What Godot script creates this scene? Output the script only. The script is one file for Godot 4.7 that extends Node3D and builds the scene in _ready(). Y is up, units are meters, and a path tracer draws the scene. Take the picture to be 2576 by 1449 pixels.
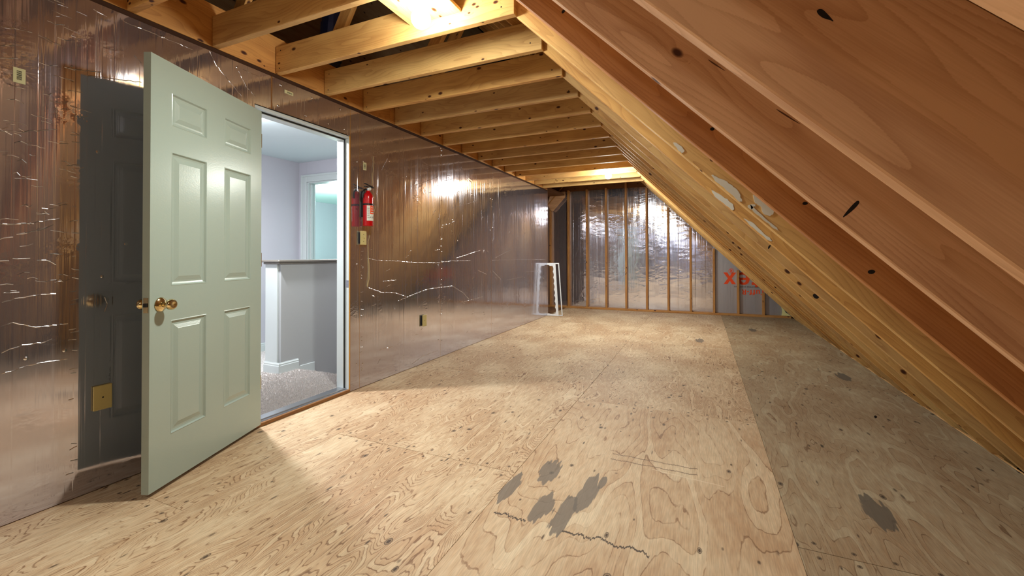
extends Node3D
# Unfinished attic room with foil-faced walls, open joists and rafters, and a panelled door to a hall.
# World: foil wall is the plane x = 0, floor y = 0, room runs towards -z. Metres.

const BAY := 0.4064
const JOIST_Z := -0.060      # near face of joist 0
const RAFTER_Z := -0.098     # near face of rafter 0
const JOIST_Y := 2.363       # underside of the joists
const ROOF_C := 4.145        # underside of the rafters: x + y = ROOF_C
const FAR_Z := -6.848
const WORDS := ["first", "second", "third", "fourth", "fifth", "sixth", "seventh", "eighth", "ninth", "tenth", "eleventh", "twelfth", "thirteenth", "fourteenth", "fifteenth", "sixteenth", "seventeenth", "eighteenth"]

var tex := {}
var mat := {}
var rng := RandomNumberGenerator.new()

func _ready() -> void:
	rng.seed = 7
	# ---- camera (solved from the photograph: shifted lens, nearly level) ----
	var cam := Camera3D.new()
	cam.name = "camera"
	var f := 1061.29
	cam.projection = Camera3D.PROJECTION_FRUSTUM
	cam.near = 0.05
	cam.far = 60.0
	cam.size = 0.05 * 1449.0 / f
	cam.frustum_offset = Vector2((1288.0 - 1303.83) / f, -(724.5 - 634.34) / f) * 0.05
	cam.transform = Transform3D(Basis(Vector3.UP, deg_to_rad(23.461)) * Basis(Vector3.RIGHT, deg_to_rad(0.5562)) * Basis(Vector3.BACK, deg_to_rad(-0.1504)), Vector3(2.6592, 1.1131, 1.9118))
	add_child(cam)
	# ---- environment and lamps' shared numbers ----
	var env := Environment.new()
	env.background_mode = Environment.BG_COLOR
	env.background_color = Color(0, 0, 0)
	env.tonemap_mode = Environment.TONE_MAPPER_LINEAR
	env.tonemap_exposure = 1.38
	env.sdfgi_enabled = true
	env.ssao_enabled = true
	env.ssil_enabled = true
	var we := WorldEnvironment.new()
	we.name = "world_environment"
	we.environment = env
	add_child(we)
	var bulb_tint := Color(0.97, 1.0, 0.98)
	var hall_tint := Color(0.975, 0.985, 1.0)
	lamp_light("bulb_light", Vector3(1.373, 2.308, 0.17), bulb_tint, 0.36, 2.3, 0.05)
	lamp_light("bulb_light", Vector3(1.40, 2.302, -4.345), bulb_tint, 1.0, 3.6, 0.05)
	lamp_light("bulb_light", Vector3(1.40, 2.305, 2.97), bulb_tint, 0.3, 9.0, 0.05, 52.0)  # unseen bulb added behind the viewer; its floor bounce fills the near rafters
	lamp_light("hall_light", Vector3(-0.76, 2.255, -0.25), hall_tint, 0.8, 4.0, 0.06, 89.0)
	var bed := OmniLight3D.new()
	bed.name = "bedroom_light"
	bed.position = Vector3(-3.0, 2.0, -3.4)
	bed.light_color = Color(0.86, 1.0, 0.97)
	bed.light_energy = 2.6
	bed.light_size = 0.1
	bed.omni_range = 12
	bed.shadow_enabled = true
	add_child(bed)

	make_textures()
	make_materials()
	build_floor()
	build_left_wall()
	build_far_wall()
	build_shell()
	build_hall()
	build_joists()
	build_rafters()
	build_studs()
	build_door()
	build_small_things()

func lamp_light(called: String, at: Vector3, tint: Color, all_round: float, down: float, size: float, half_angle := 88.0) -> void:
	var o := OmniLight3D.new()
	o.name = called
	o.position = at
	o.light_color = tint
	o.light_energy = all_round
	o.light_size = size
	o.omni_range = 15
	o.omni_attenuation = 2
	o.shadow_enabled = true
	add_child(o, true)
	var s := SpotLight3D.new()      # a lamp with a collar sends most of its light down
	s.name = called
	s.position = at
	s.rotation_degrees.x = -90
	s.light_color = tint
	s.light_energy = down
	s.light_size = size
	s.spot_range = 15
	s.spot_attenuation = 2
	s.spot_angle = half_angle
	s.spot_angle_attenuation = 1.0
	s.shadow_enabled = true
	add_child(s, true)

# ------------------------------------------------------------------ helpers
func numbered(called: String, under: Node) -> String:
	if not under.has_node(called):
		return called
	var i := 1
	while under.has_node("%s_%03d" % [called, i]):
		i += 1
	return "%s_%03d" % [called, i]

func tag(o: Node, label: String, category: String, group := "", kind := "") -> void:
	if label: o.set_meta("label", label)
	if category: o.set_meta("category", category)
	if group: o.set_meta("group", group)
	if kind: o.set_meta("kind", kind)

func thing(called: String, label: String, category: String, at := Vector3.ZERO, group := "", kind := "") -> Node3D:
	var o := Node3D.new()
	o.name = numbered(called, self)
	o.position = at
	add_child(o)
	tag(o, label, category, group, kind)
	return o

func obj(called: String, mesh: Mesh, m: Material, under: Node = null) -> MeshInstance3D:
	if under == null: under = self
	var o := MeshInstance3D.new()
	o.name = numbered(called, under)
	o.mesh = mesh
	if m: o.material_override = m
	under.add_child(o)
	return o

func begin() -> SurfaceTool:
	var st := SurfaceTool.new()
	st.begin(Mesh.PRIMITIVE_TRIANGLES)
	return st

func tri(st: SurfaceTool, a: Vector3, b: Vector3, c: Vector3, n: Vector3, ua: Vector2, ub: Vector2, uc: Vector2) -> void:
	if (b - a).cross(c - a).dot(n) > 0:
		var t := b; b = c; c = t
		var u := ub; ub = uc; uc = u
	st.set_normal(n); st.set_uv(ua); st.add_vertex(a)
	st.set_normal(n); st.set_uv(ub); st.add_vertex(b)
	st.set_normal(n); st.set_uv(uc); st.add_vertex(c)

func quad(st: SurfaceTool, a: Vector3, b: Vector3, c: Vector3, d: Vector3, n: Vector3, ua := Vector2.ZERO, ub := Vector2.ZERO, uc := Vector2.ZERO, ud := Vector2.ZERO) -> void:
	tri(st, a, b, c, n, ua, ub, uc)
	tri(st, a, c, d, n, ua, uc, ud)

func flat_quad(st: SurfaceTool, a: Vector3, b: Vector3, c: Vector3, d: Vector3, towards: Vector3) -> void:
	var n := (b - a).cross(c - a).normalized()
	if n.dot(towards) < 0: n = -n
	quad(st, a, b, c, d, n, Vector2(a.x + a.z, a.y), Vector2(b.x + b.z, b.y), Vector2(c.x + c.z, c.y), Vector2(d.x + d.z, d.y))

# a chamfered box: local x is the length, UVs in metres along the length
func board(st: SurfaceTool, xf: Transform3D, size: Vector3, ch := 0.0025, uvo := Vector2.ZERO) -> void:
	var h := size * 0.5
	var v := {}
	for sx in [-1, 1]:
		for sy in [-1, 1]:
			for sz in [-1, 1]:
				var s := Vector3(sx, sy, sz)
				for ax in 3:
					var p := s * (h - Vector3(ch, ch, ch))
					p[ax] = s[ax] * h[ax]
					v[[sx, sy, sz, ax]] = p
	var put := func(keys: Array) -> void:
		var p := []
		var mid := Vector3.ZERO
		for k in keys:
			p.append(v[k]); mid += v[k]
		var n: Vector3 = (p[1] - p[0]).cross(p[2] - p[0]).normalized()
		if n.dot(mid) < 0: n = -n
		var uv := []
		for q in p:
			if absf(n.x) > 0.9: uv.append(Vector2(q.z * 0.3, q.y) + uvo + Vector2(0.3, 0.4))
			elif absf(n.y) > 0.7: uv.append(Vector2(q.x, q.z + h.y + 0.11) + uvo)
			else: uv.append(Vector2(q.x, q.y + (0.27 if n.z < 0 else 0.0)) + uvo)
		var wn: Vector3 = (xf.basis * n).normalized()
		for i in range(1, p.size() - 1):
			tri(st, xf * p[0], xf * p[i], xf * p[i + 1], wn, uv[0], uv[i], uv[i + 1])
	for s in [-1, 1]:
		put.call([[s, -1, -1, 0], [s, 1, -1, 0], [s, 1, 1, 0], [s, -1, 1, 0]])
		put.call([[-1, s, -1, 1], [1, s, -1, 1], [1, s, 1, 1], [-1, s, 1, 1]])
		put.call([[-1, -1, s, 2], [1, -1, s, 2], [1, 1, s, 2], [-1, 1, s, 2]])
		for t in [-1, 1]:
			put.call([[-1, s, t, 1], [1, s, t, 1], [1, s, t, 2], [-1, s, t, 2]])
			put.call([[s, -1, t, 0], [s, 1, t, 0], [s, 1, t, 2], [s, -1, t, 2]])
			put.call([[s, t, -1, 0], [s, t, 1, 0], [s, t, 1, 1], [s, t, -1, 1]])
			for w in [-1, 1]:
				put.call([[s, t, w, 0], [s, t, w, 1], [s, t, w, 2]])

func box_mesh(lo: Vector3, hi: Vector3, ch := 0.002, long_axis := 0, uvo := Vector2.ZERO) -> ArrayMesh:
	var st := begin()
	add_box(st, lo, hi, ch, long_axis, uvo)
	return st.commit()

func add_box(st: SurfaceTool, lo: Vector3, hi: Vector3, ch := 0.002, long_axis := 0, uvo := Vector2.ZERO) -> void:
	var b := Basis()
	var s := hi - lo
	if long_axis == 1:
		b = Basis(Vector3.UP, Vector3.LEFT, Vector3.BACK)
		s = Vector3(s.y, s.x, s.z)
	elif long_axis == 2:
		b = Basis(Vector3.BACK, Vector3.UP, Vector3.LEFT)
		s = Vector3(s.z, s.y, s.x)
	board(st, Transform3D(b, (lo + hi) * 0.5), s, ch, uvo)

# profile [radius, height] turned about the local y axis
func lathe(st: SurfaceTool, xf: Transform3D, prof: Array, seg := 24) -> void:
	var n := prof.size()
	for i in n - 1:
		var a: Vector2 = prof[i]
		var b: Vector2 = prof[i + 1]
		if a.is_equal_approx(b): continue
		var na := _prof_normal(prof, i, i)
		var nb := _prof_normal(prof, i + 1, i)
		for k in seg:
			var t0 := TAU * k / seg
			var t1 := TAU * (k + 1) / seg
			var q := [[a, na, t0], [a, na, t1], [b, nb, t1], [b, nb, t0]]
			var P := []
			var N := []
			for e in q:
				P.append(xf * Vector3(e[0].x * cos(e[2]), e[0].y, e[0].x * sin(e[2])))
				N.append((xf.basis * Vector3(e[1].x * cos(e[2]), e[1].y, e[1].x * sin(e[2]))).normalized())
			for order in [[0, 1, 2], [0, 2, 3]]:
				var o: Array = order
				if (P[o[1]] - P[o[0]]).cross(P[o[2]] - P[o[0]]).length() < 1e-12: continue
				if (P[o[1]] - P[o[0]]).cross(P[o[2]] - P[o[0]]).dot(N[o[0]] + N[o[2]]) > 0: o = [o[0], o[2], o[1]]
				for z in o:
					st.set_normal(N[z]); st.set_uv(Vector2(q[z][2] / TAU, q[z][0].y)); st.add_vertex(P[z])

func _prof_normal(prof: Array, i: int, face: int) -> Vector2:
	var d: Vector2 = prof[face + 1] - prof[face]
	var n := Vector2(d.y, -d.x).normalized()
	var other := face - 1 if i == face else face + 1
	if other >= 0 and other < prof.size() - 1:
		var e: Vector2 = prof[other + 1] - prof[other]
		var m := Vector2(e.y, -e.x).normalized()
		if m.dot(n) > 0.72: n = (n + m).normalized()
	return n

func tube(st: SurfaceTool, pts: Array, r: float, seg := 8) -> void:
	for i in pts.size() - 1:
		var a: Vector3 = pts[i]
		var b: Vector3 = pts[i + 1]
		var d := (b - a).normalized()
		var s := d.cross(Vector3.UP if absf(d.y) < 0.9 else Vector3.RIGHT).normalized()
		var t := d.cross(s)
		for k in seg:
			var n0 := s * cos(TAU * k / seg) + t * sin(TAU * k / seg)
			var n1 := s * cos(TAU * (k + 1) / seg) + t * sin(TAU * (k + 1) / seg)
			quad(st, a + n0 * r, a + n1 * r, b + n1 * r, b + n0 * r, (n0 + n1).normalized())

# polygon in the xy plane pulled out along z from z0 to z1
func slab(st: SurfaceTool, poly: PackedVector2Array, z0: float, z1: float, xf := Transform3D()) -> void:
	var idx := Geometry2D.triangulate_polygon(poly)
	for i in range(0, idx.size(), 3):
		var a := poly[idx[i]]
		var b := poly[idx[i + 1]]
		var c := poly[idx[i + 2]]
		tri(st, xf * Vector3(a.x, a.y, z1), xf * Vector3(b.x, b.y, z1), xf * Vector3(c.x, c.y, z1), xf.basis * Vector3.BACK, a, b, c)
		tri(st, xf * Vector3(a.x, a.y, z0), xf * Vector3(b.x, b.y, z0), xf * Vector3(c.x, c.y, z0), xf.basis * Vector3.FORWARD, a, b, c)
	var ccw := not Geometry2D.is_polygon_clockwise(poly)
	for i in poly.size():
		var a := poly[i]
		var b := poly[(i + 1) % poly.size()]
		var d := (b - a).normalized()
		var n := Vector3(d.y, -d.x, 0) * (1.0 if ccw else -1.0)
		quad(st, xf * Vector3(a.x, a.y, z0), xf * Vector3(b.x, b.y, z0), xf * Vector3(b.x, b.y, z1), xf * Vector3(a.x, a.y, z1), xf.basis * n, a, b, b, a)

# ------------------------------------------------------------------ textures
func make_textures() -> void:
	var jobs := {
		"lumber_a": lumber_image.bind(11, 16), "lumber_b": lumber_image.bind(23, 30),
		"ply_dense_a": ply_image.bind(31, 0, []), "ply_dense_b": ply_image.bind(47, 0, []),
		"ply_broad": ply_image.bind(59, 1, [
			# grey worn patches: centre across, centre along, half widths (m) inside this sheet
			[0.385, 1.24, 0.042, 0.17], [0.33, 1.44, 0.042, 0.15], [0.225, 1.43, 0.042, 0.12], [0.156, 1.12, 0.048, 0.13], [0.03, 1.34, 0.035, 0.14], [0.43, 1.12, 0.02, 0.06]]),
		"ply_mid": ply_image.bind(83, 2, [[0.86, 2.04, 0.05, 0.15]]),
		"foil_normal": foil_image.bind(5, 2048, 1024, 4.88, 2.44, false),
		"gable_normal": foil_image.bind(9, 1024, 1024, 2.44, 2.44, true),
		"foil_rough": foil_rough_image.bind(13),
	}
	var threads := {}
	for k in jobs:
		var t := Thread.new()
		t.start(jobs[k])
		threads[k] = t
	for k in jobs:
		tex[k] = ImageTexture.create_from_image(threads[k].wait_to_finish())

func noise(s: int, freq: float, octaves := 3) -> FastNoiseLite:
	var n := FastNoiseLite.new()
	n.seed = s
	n.noise_type = FastNoiseLite.TYPE_SIMPLEX_SMOOTH
	n.frequency = freq
	n.fractal_type = FastNoiseLite.FRACTAL_FBM if octaves > 1 else FastNoiseLite.FRACTAL_NONE
	n.fractal_octaves = octaves
	return n

# dressed softwood: 2.6 m along u, 0.65 m along v
func lumber_image(s: int, knots: int) -> Image:
	var w := 1536
	var h := 512
	var r := RandomNumberGenerator.new()
	r.seed = s
	var ks := []
	for i in knots:
		ks.append([r.randf() * 2.6, r.randf() * 0.65, r.randf_range(0.004, 0.011)])
	var n1 := noise(s, 1.0, 2)
	var n2 := noise(s + 1, 1.0, 2)
	var n3 := noise(s + 2, 1.0, 1)
	var out := PackedByteArray()
	out.resize(w * h * 3)
	var light := Vector3(0.88, 0.785, 0.63)
	var dark := Vector3(0.71, 0.575, 0.42)
	var at := 0
	for j in h:
		var y := 0.65 * j / h
		for i in w:
			var x := 2.6 * i / w
			var ca := cos(TAU * i / w)
			var sa := sin(TAU * i / w)
			var warp := 0.0
			var knot := 0.0
			for k in ks:
				var dx: float = x - k[0]
				if dx > 1.3: dx -= 2.6
				elif dx < -1.3: dx += 2.6
				dx *= 0.45
				var dy: float = y - k[1]
				if absf(dy) < 0.07 and absf(dx) < 0.07:
					var q: float = sqrt(dx * dx * (1.0 if absf(dx) > 0.02 else 1.6) + dy * dy)
					var g: float = exp(-q * q / (k[2] * k[2] * 5.0))
					warp += signf(dy) * g * 0.02
					knot = maxf(knot, clampf(1.25 - q / k[2], 0.0, 1.0))
			var a := n1.get_noise_3d(0.37 * ca, 0.37 * sa, y * 7.0)
			var d := (y + warp) * 42.0 + a * 4.2
			var ring := d - floorf(d)
			ring = ring * ring * ring
			var fine := n3.get_noise_3d(3.7 * ca, 3.7 * sa, y * 420.0)
			var blot := n2.get_noise_3d(0.91 * ca, 0.91 * sa, y * 8.0)
			var t := clampf(0.16 + 0.42 * ring + 0.16 * fine + 0.5 * blot, 0.0, 1.0)
			var c := light.lerp(dark, t)
			if knot > 0.0:
				c = c.lerp(Vector3(0.27, 0.14, 0.065), minf(1.0, knot * 1.5))
			out[at] = int(c.x * 255.0); out[at + 1] = int(c.y * 255.0); out[at + 2] = int(c.z * 255.0)
			at += 3
	return Image.create_from_data(w, h, false, Image.FORMAT_RGB8, out)

# rotary-cut plywood sheet: 1.22 m across u, 2.44 m along v (grain runs along v)
func ply_image(s: int, style: int, patches: Array) -> Image:
	var w := 896
	var h := 1792
	var r := RandomNumberGenerator.new()
	r.seed = s
	var n1 := noise(s, 1.0, 2 if style == 0 else 3)
	var n2 := noise(s + 1, 1.0, 3)
	var n3 := noise(s + 2, 1.0, 2)
	var fx: float = [4.2, 1.6, 2.6][style]
	var fy: float = [0.85, 0.38, 0.6][style]
	var bands: float = [15.0, 7.0, 8.0][style]
	var spots := []
	# nail heads along the sheet's ends and sides, then knots
	for i in 10:
		spots.append([0.06 + i * 0.122, 0.03 + r.randf() * 0.02, 0.006, 0.007, 0.85])
		spots.append([0.06 + i * 0.122, 2.41 - r.randf() * 0.02, 0.006, 0.007, 0.85])
	for i in 46:
		spots.append([r.randf() * 1.22, r.randf() * 2.44, r.randf_range(0.003, 0.008), r.randf_range(0.008, 0.028), r.randf_range(0.35, 0.8)])
	for i in 10:
		spots.append([r.randf() * 1.22, r.randf() * 2.44, r.randf_range(0.006, 0.011), r.randf_range(0.01, 0.018), 0.9])
	var cells := {}
	for q in spots:
		for cx in range(int((q[0] - 0.03) / 0.0762), int((q[0] + 0.03) / 0.0762) + 1):
			for cy in range(int((q[1] - 0.06) / 0.0762), int((q[1] + 0.06) / 0.0762) + 1):
				var key := cx * 100 + cy
				if not cells.has(key): cells[key] = []
				cells[key].append(q)
	var out := PackedByteArray()
	out.resize(w * h * 3)
	var light := Vector3(0.83, 0.735, 0.60)
	var dark := Vector3(0.70, 0.555, 0.41)
	var line := Vector3(0.46, 0.315, 0.20)
	var grey := Vector3(0.40, 0.355, 0.31)
	var at := 0
	for j in h:
		var y := 2.44 * j / h
		for i in w:
			var x := 1.22 * i / w
			var a := n1.get_noise_2d(x * fx, y * fy)
			var b := n2.get_noise_2d(x * 26.0, y * 7.0)
			var d := a * bands + x * 1.5 + (0.55 * b if style == 0 else 0.12 * b)
			var fl := floorf(d)
			var ring := d - fl
			var tone := absf(sin(fl * 12.9898) * 43.758)
			tone -= floorf(tone)
			var big := n3.get_noise_2d(x * 1.7, y * 1.2)
			var t := clampf(0.18 + 0.34 * tone + 0.16 * ring + 0.28 * b + 0.42 * big, 0.0, 1.0)
			var c := light.lerp(dark, t)
			var edge := 0.15 if style == 0 else 0.05
			if ring < edge or ring > 1.0 - edge * 0.6:
				var e := (1.0 - ring / edge) if ring < edge else (ring - 1.0 + edge * 0.6) / (edge * 0.6)
				c = c.lerp(line, clampf(e * 1.4, 0.0, 0.8 if style == 0 else 0.6) * clampf(0.72 + 0.9 * b + big, 0.15, 1.0))
			var fine := n2.get_noise_2d(x * 160.0, y * 9.0 + 50.0)
			c *= 1.0 + 0.10 * fine
			for q in cells.get(int(x / 0.0762) * 100 + int(y / 0.0762), []):
				var dx: float = (x - q[0]) / q[2]
				var dy: float = (y - q[1]) / q[3]
				var k := dx * dx + dy * dy
				if k < 4.0:
					var m: float = q[4] * (1.0 if k < 0.5 else 0.35 if k < 1.2 else 0.75 if k < 1.9 and q[4] > 0.82 else 0.0)
					c = c.lerp(Vector3(0.25, 0.18, 0.12), m)
			for p in patches:
				var dx: float = (x - p[0]) / p[2]
				var dy: float = (y - p[1]) / p[3]
				if absf(dx) < 1.3 and absf(dy) < 1.3:
					var k: float = 1.0 - dx * dx - dy * dy + 0.8 * n2.get_noise_2d(x * 34.0 + 7.0, y * 4.0)
					c = c.lerp(grey, clampf(k * 6.0, 0.0, 0.74))
			if style == 1:
				# torn veneer lines across the sheet
				var wob := 0.03 * n2.get_noise_2d(x * 12.0, 3.0) + 0.03 * absf(n2.get_noise_2d(x * 45.0, 9.0))
				var l1 := absf(y - 1.545 - wob)
				if l1 < 0.005 and ((x > 0.05 and x < 0.2) or (x > 0.36 and x < 0.7)): c = c.lerp(Vector3(0.2, 0.15, 0.11), 0.8)
				var scr := absf(y - 0.895 - (x - 0.66) * 0.12 - wob * 0.2)
				if scr < 0.004 and x > 0.64 and x < 0.98: c = c.lerp(Vector3(0.88, 0.80, 0.68), 0.6)
				for yy in [0.80, 0.865]:
					if absf(y - yy - wob * 0.3) < 0.004 and x > 0.42 and x < 0.86: c = c.lerp(Vector3(0.33, 0.24, 0.17), 0.55)
			out[at] = int(clampf(c.x, 0, 1) * 255.0); out[at + 1] = int(clampf(c.y, 0, 1) * 255.0); out[at + 2] = int(clampf(c.z, 0, 1) * 255.0)
			at += 3
	return Image.create_from_data(w, h, false, Image.FORMAT_RGB8, out)

# fine relief of rolled foil: vertical draw lines, shallow dents, crumples
func foil_image(s: int, w: int, h: int, wide: float, tall: float, crumpled: bool) -> Image:
	var n2 := noise(s + 1, 1.0, 2)
	var n3 := noise(s + 2, 1.0, 3)
	n3.fractal_type = FastNoiseLite.FRACTAL_RIDGED
	var r := RandomNumberGenerator.new()
	r.seed = s
	var draw := PackedFloat32Array()
	for i in w:
		var k := r.randf()
		var calm := 0.62 if not crumpled and i > w * 0.25 and i < w * 0.46 else 1.0
		draw.append(clampf(r.randfn(0.0, 0.008) if k < 0.70 else r.randfn(0.0, 0.035) if k < 0.85 else r.randfn(0.0, 0.13), -0.24, 0.24) * calm)
	var hh := PackedFloat32Array()
	hh.resize(w * h)
	for j in h:
		var y := tall * j / h
		for i in w:
			var x := wide * i / w
			var v := 0.0009 * n2.get_noise_2d(x * 2.4, y * 1.3)
			if crumpled:
				var m := clampf(n2.get_noise_2d(x * 2.2 + 40.0, y * 2.2) * 2.0 + 0.35, 0.0, 1.0)
				v += 0.0007 * m * n3.get_noise_2d(x * 3.4, y * 8.0)
				v += 0.0006 * n2.get_noise_2d(x * 2.0 + 9.0, y * 6.0)
			else:
				var m := n2.get_noise_2d(x * 3.1 + 20.0, y * 3.1)
				if m > 0.25: v += 0.0012 * (m - 0.25) * n3.get_noise_2d(x * 9.0, y * 16.0)
			hh[j * w + i] = v
	var out := PackedFloat32Array()
	out.resize(w * h * 3)
	var sx := 0.5 * w / wide
	var sy := 0.5 * h / tall
	for j in h:
		var up := ((j + h - 1) % h) * w
		var dn := ((j + 1) % h) * w
		for i in w:
			var du := (hh[j * w + (i + 1) % w] - hh[j * w + (i + w - 1) % w]) * sx
			var dv := clampf((hh[dn + i] - hh[up + i]) * sy, -0.6, 0.6)
			if i < 2 or i > w - 3: du = 0.0
			if j < 2 or j > h - 3: dv = 0.0
			du = clampf(du + draw[i] * clampf(0.75 + 0.9 * n2.get_noise_2d(i * 0.9, j * 0.006), 0.0, 1.6), -0.7, 0.7)
			var l := 0.5 / sqrt(1.0 + du * du + dv * dv)
			var at := (j * w + i) * 3
			out[at] = 0.5 - du * l
			out[at + 1] = 0.5 + dv * l
			out[at + 2] = 0.5 + l
	return Image.create_from_data(w, h, false, Image.FORMAT_RGBF, out.to_byte_array())

func foil_rough_image(s: int) -> Image:
	var w := 1024
	var h := 256
	var n1 := noise(s, 1.0, 3)
	var n2 := noise(s + 1, 1.0, 2)
	var out := PackedByteArray()
	out.resize(w * h)
	for j in h:
		for i in w:
			var a := n1.get_noise_2d(i * 0.23, j * 0.012)
			var b := n2.get_noise_2d(i * 0.02, j * 0.02)
			var v := 0.085 + 0.07 * maxf(0.0, a) + 0.03 * b
			out[j * w + i] = int(clampf(v, 0.05, 1.0) * 255.0)
	return Image.create_from_data(w, h, false, Image.FORMAT_L8, out)

func noise_tex(s: int, freq: float, lo: Color, hi: Color, side := 512) -> NoiseTexture2D:
	var t := NoiseTexture2D.new()
	t.width = side
	t.height = side
	t.seamless = true
	t.noise = noise(s, freq, 4)
	var g := Gradient.new()
	g.set_color(0, lo)
	g.set_color(1, hi)
	t.color_ramp = g
	return t

# ------------------------------------------------------------------ materials
func plain(called: String, c: Color, rough := 0.6, metal := 0.0) -> StandardMaterial3D:
	var m := StandardMaterial3D.new()
	m.resource_name = called
	m.albedo_color = c
	m.roughness = rough
	m.metallic = metal
	mat[called] = m
	return m

func textured(called: String, t: Texture2D, scale: Vector2, tint := Color.WHITE, rough := 0.7, relief := 0.0) -> StandardMaterial3D:
	var m := plain(called, tint, rough)
	m.albedo_texture = t
	m.uv1_scale = Vector3(scale.x, scale.y, 1)
	if relief > 0.0:
		m.heightmap_enabled = true
		m.heightmap_texture = t
		m.heightmap_scale = relief
	return m

func make_materials() -> void:
	var lum := Vector2(1.0 / 2.6, 1.0 / 0.65)
	var tones := [Color(1, 0.91, 0.72), Color(0.97, 0.86, 0.66), Color(0.93, 0.84, 0.68), Color(0.98, 0.85, 0.62)]
	for i in 4:
		textured("lumber_%d" % i, tex["lumber_a" if i % 2 == 0 else "lumber_b"], lum, tones[i], 0.62, 0.03)
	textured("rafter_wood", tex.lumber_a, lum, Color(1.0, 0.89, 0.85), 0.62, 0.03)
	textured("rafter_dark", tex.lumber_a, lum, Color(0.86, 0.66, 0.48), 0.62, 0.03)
	textured("stud_wood", tex.lumber_b, lum, Color(0.86, 0.70, 0.50), 0.65, 0.03)
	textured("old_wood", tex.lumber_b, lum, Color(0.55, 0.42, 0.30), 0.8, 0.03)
	textured("deck_wood", tex.lumber_a, lum, Color(0.66, 0.58, 0.50), 0.8, 0.0)
	textured("rim_wood", tex.lumber_b, lum, Color(0.98, 0.80, 0.56), 0.65, 0.03)
	textured("sill_wood", tex.lumber_a, lum, Color(0.60, 0.45, 0.28), 0.6)
	for k in ["ply_dense_a", "ply_dense_b", "ply_broad", "ply_mid"]:
		textured(k, tex[k], Vector2.ONE, Color(1, 1, 1), 0.62, 0.06)
	textured("ply_dirt_falloff", tex.ply_mid, Vector2.ONE, Color(0.82, 0.83, 0.82), 0.75, 0.06)  # greyer tint: mostly the outer column's light falloff, with some dirt
	plain("ply_edge", Color(0.86, 0.66, 0.42), 0.8)
	plain("gap_dark", Color(0.10, 0.07, 0.05), 0.9)
	for v in [["foil", "foil_normal", Color(0.84, 0.84, 0.90), 0.93], ["gable_foil", "gable_normal", Color(0.90, 0.91, 0.97), 0.90]]:
		var m := plain(v[0], v[2], 1.0, v[3])
		m.roughness_texture = tex.foil_rough
		m.roughness_texture_channel = BaseMaterial3D.TEXTURE_CHANNEL_RED
		m.normal_enabled = true
		m.normal_texture = tex[v[1]]
	var printed := plain("printed_foil", Color(0.72, 0.72, 0.75), 0.46, 0.85)
	printed.normal_enabled = true
	printed.normal_texture = tex.foil_normal
	plain("crease_foil", Color(0.9, 0.9, 0.92), 0.22, 1.0)
	plain("foam_edge", Color(0.80, 0.56, 0.16), 0.9)
	plain("foam_scrap", Color(0.90, 0.88, 0.62), 0.95)
	var dp := plain("door_paint", Color(0.63, 0.68, 0.635), 0.22)
	dp.heightmap_enabled = true
	dp.heightmap_texture = noise_tex(3, 0.05, Color(0, 0, 0), Color(1, 1, 1), 256)
	dp.heightmap_scale = 0.010
	dp.uv1_scale = Vector3(6, 6, 1)
	plain("white_trim", Color(0.77, 0.80, 0.80), 0.35)
	plain("frame_white", Color(0.90, 0.91, 0.92), 0.5)
	plain("weatherstrip", Color(0.06, 0.06, 0.065), 0.7)
	plain("brass", Color(0.86, 0.79, 0.60), 0.13, 1.0)
	plain("steel", Color(0.75, 0.76, 0.78), 0.3, 1.0)
	plain("latch_dark", Color(0.03, 0.03, 0.03), 0.6)
	plain("wall_paint", Color(0.74, 0.735, 0.77), 0.8)
	plain("half_wall_paint", Color(0.66, 0.67, 0.675), 0.8)
	plain("cap_wood", Color(0.45, 0.43, 0.40), 0.35)
	plain("ceiling_paint", Color(0.80, 0.85, 0.87), 0.9)
	plain("mint_paint", Color(0.82, 0.92, 0.90), 0.9)
	var cp := plain("carpet", Color(0.98, 0.96, 0.95), 1.0)
	cp.albedo_texture = noise_tex(21, 0.06, Color(0.62, 0.60, 0.59), Color(1, 1, 1))
	cp.heightmap_enabled = true
	cp.heightmap_texture = cp.albedo_texture
	cp.heightmap_scale = 0.35
	cp.uv1_triplanar = true
	cp.uv1_scale = Vector3(1.6, 1.6, 1.6)
	plain("porcelain", Color(0.93, 0.93, 0.90), 0.25)
	var b := plain("bulb_glass", Color(1, 1, 1), 0.3)
	b.emission_enabled = true
	b.emission = Color(1.0, 0.97, 0.9)
	b.emission_energy_multiplier = 18.0
	var d := plain("dome_glass", Color(1, 1, 1), 0.3)
	d.emission_enabled = true
	d.emission = Color(0.9, 0.98, 1.0)
	d.emission_energy_multiplier = 2.5
	plain("red_paint", Color(0.72, 0.035, 0.06), 0.22)
	plain("black_plastic", Color(0.03, 0.03, 0.035), 0.4)
	plain("paper", Color(0.88, 0.88, 0.84), 0.7)
	plain("cream_paper", Color(0.80, 0.78, 0.60), 0.75)
	plain("ink", Color(0.06, 0.06, 0.06), 0.8)
	plain("orange_ink", Color(0.93, 0.30, 0.08), 0.7)
	plain("pink_ink", Color(0.72, 0.45, 0.45), 0.7)
	plain("grey_ink", Color(0.35, 0.33, 0.33), 0.7)
	plain("ivory_plastic", Color(0.80, 0.74, 0.50), 0.4)
	plain("string", Color(0.78, 0.70, 0.50), 0.8)
	plain("plaster", Color(0.86, 0.85, 0.80), 0.85)
	plain("duct_wrap", Color(0.16, 0.19, 0.36), 0.35, 0.3)
	textured("back_wall", tex.ply_mid, Vector2(0.8, 0.4), Color(1, 1, 0.9), 0.7)
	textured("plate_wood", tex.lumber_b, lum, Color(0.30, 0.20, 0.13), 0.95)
	plain("knot_black", Color(0.09, 0.05, 0.035), 0.9)
	plain("streak_brown", Color(0.36, 0.22, 0.13), 0.8)
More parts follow.
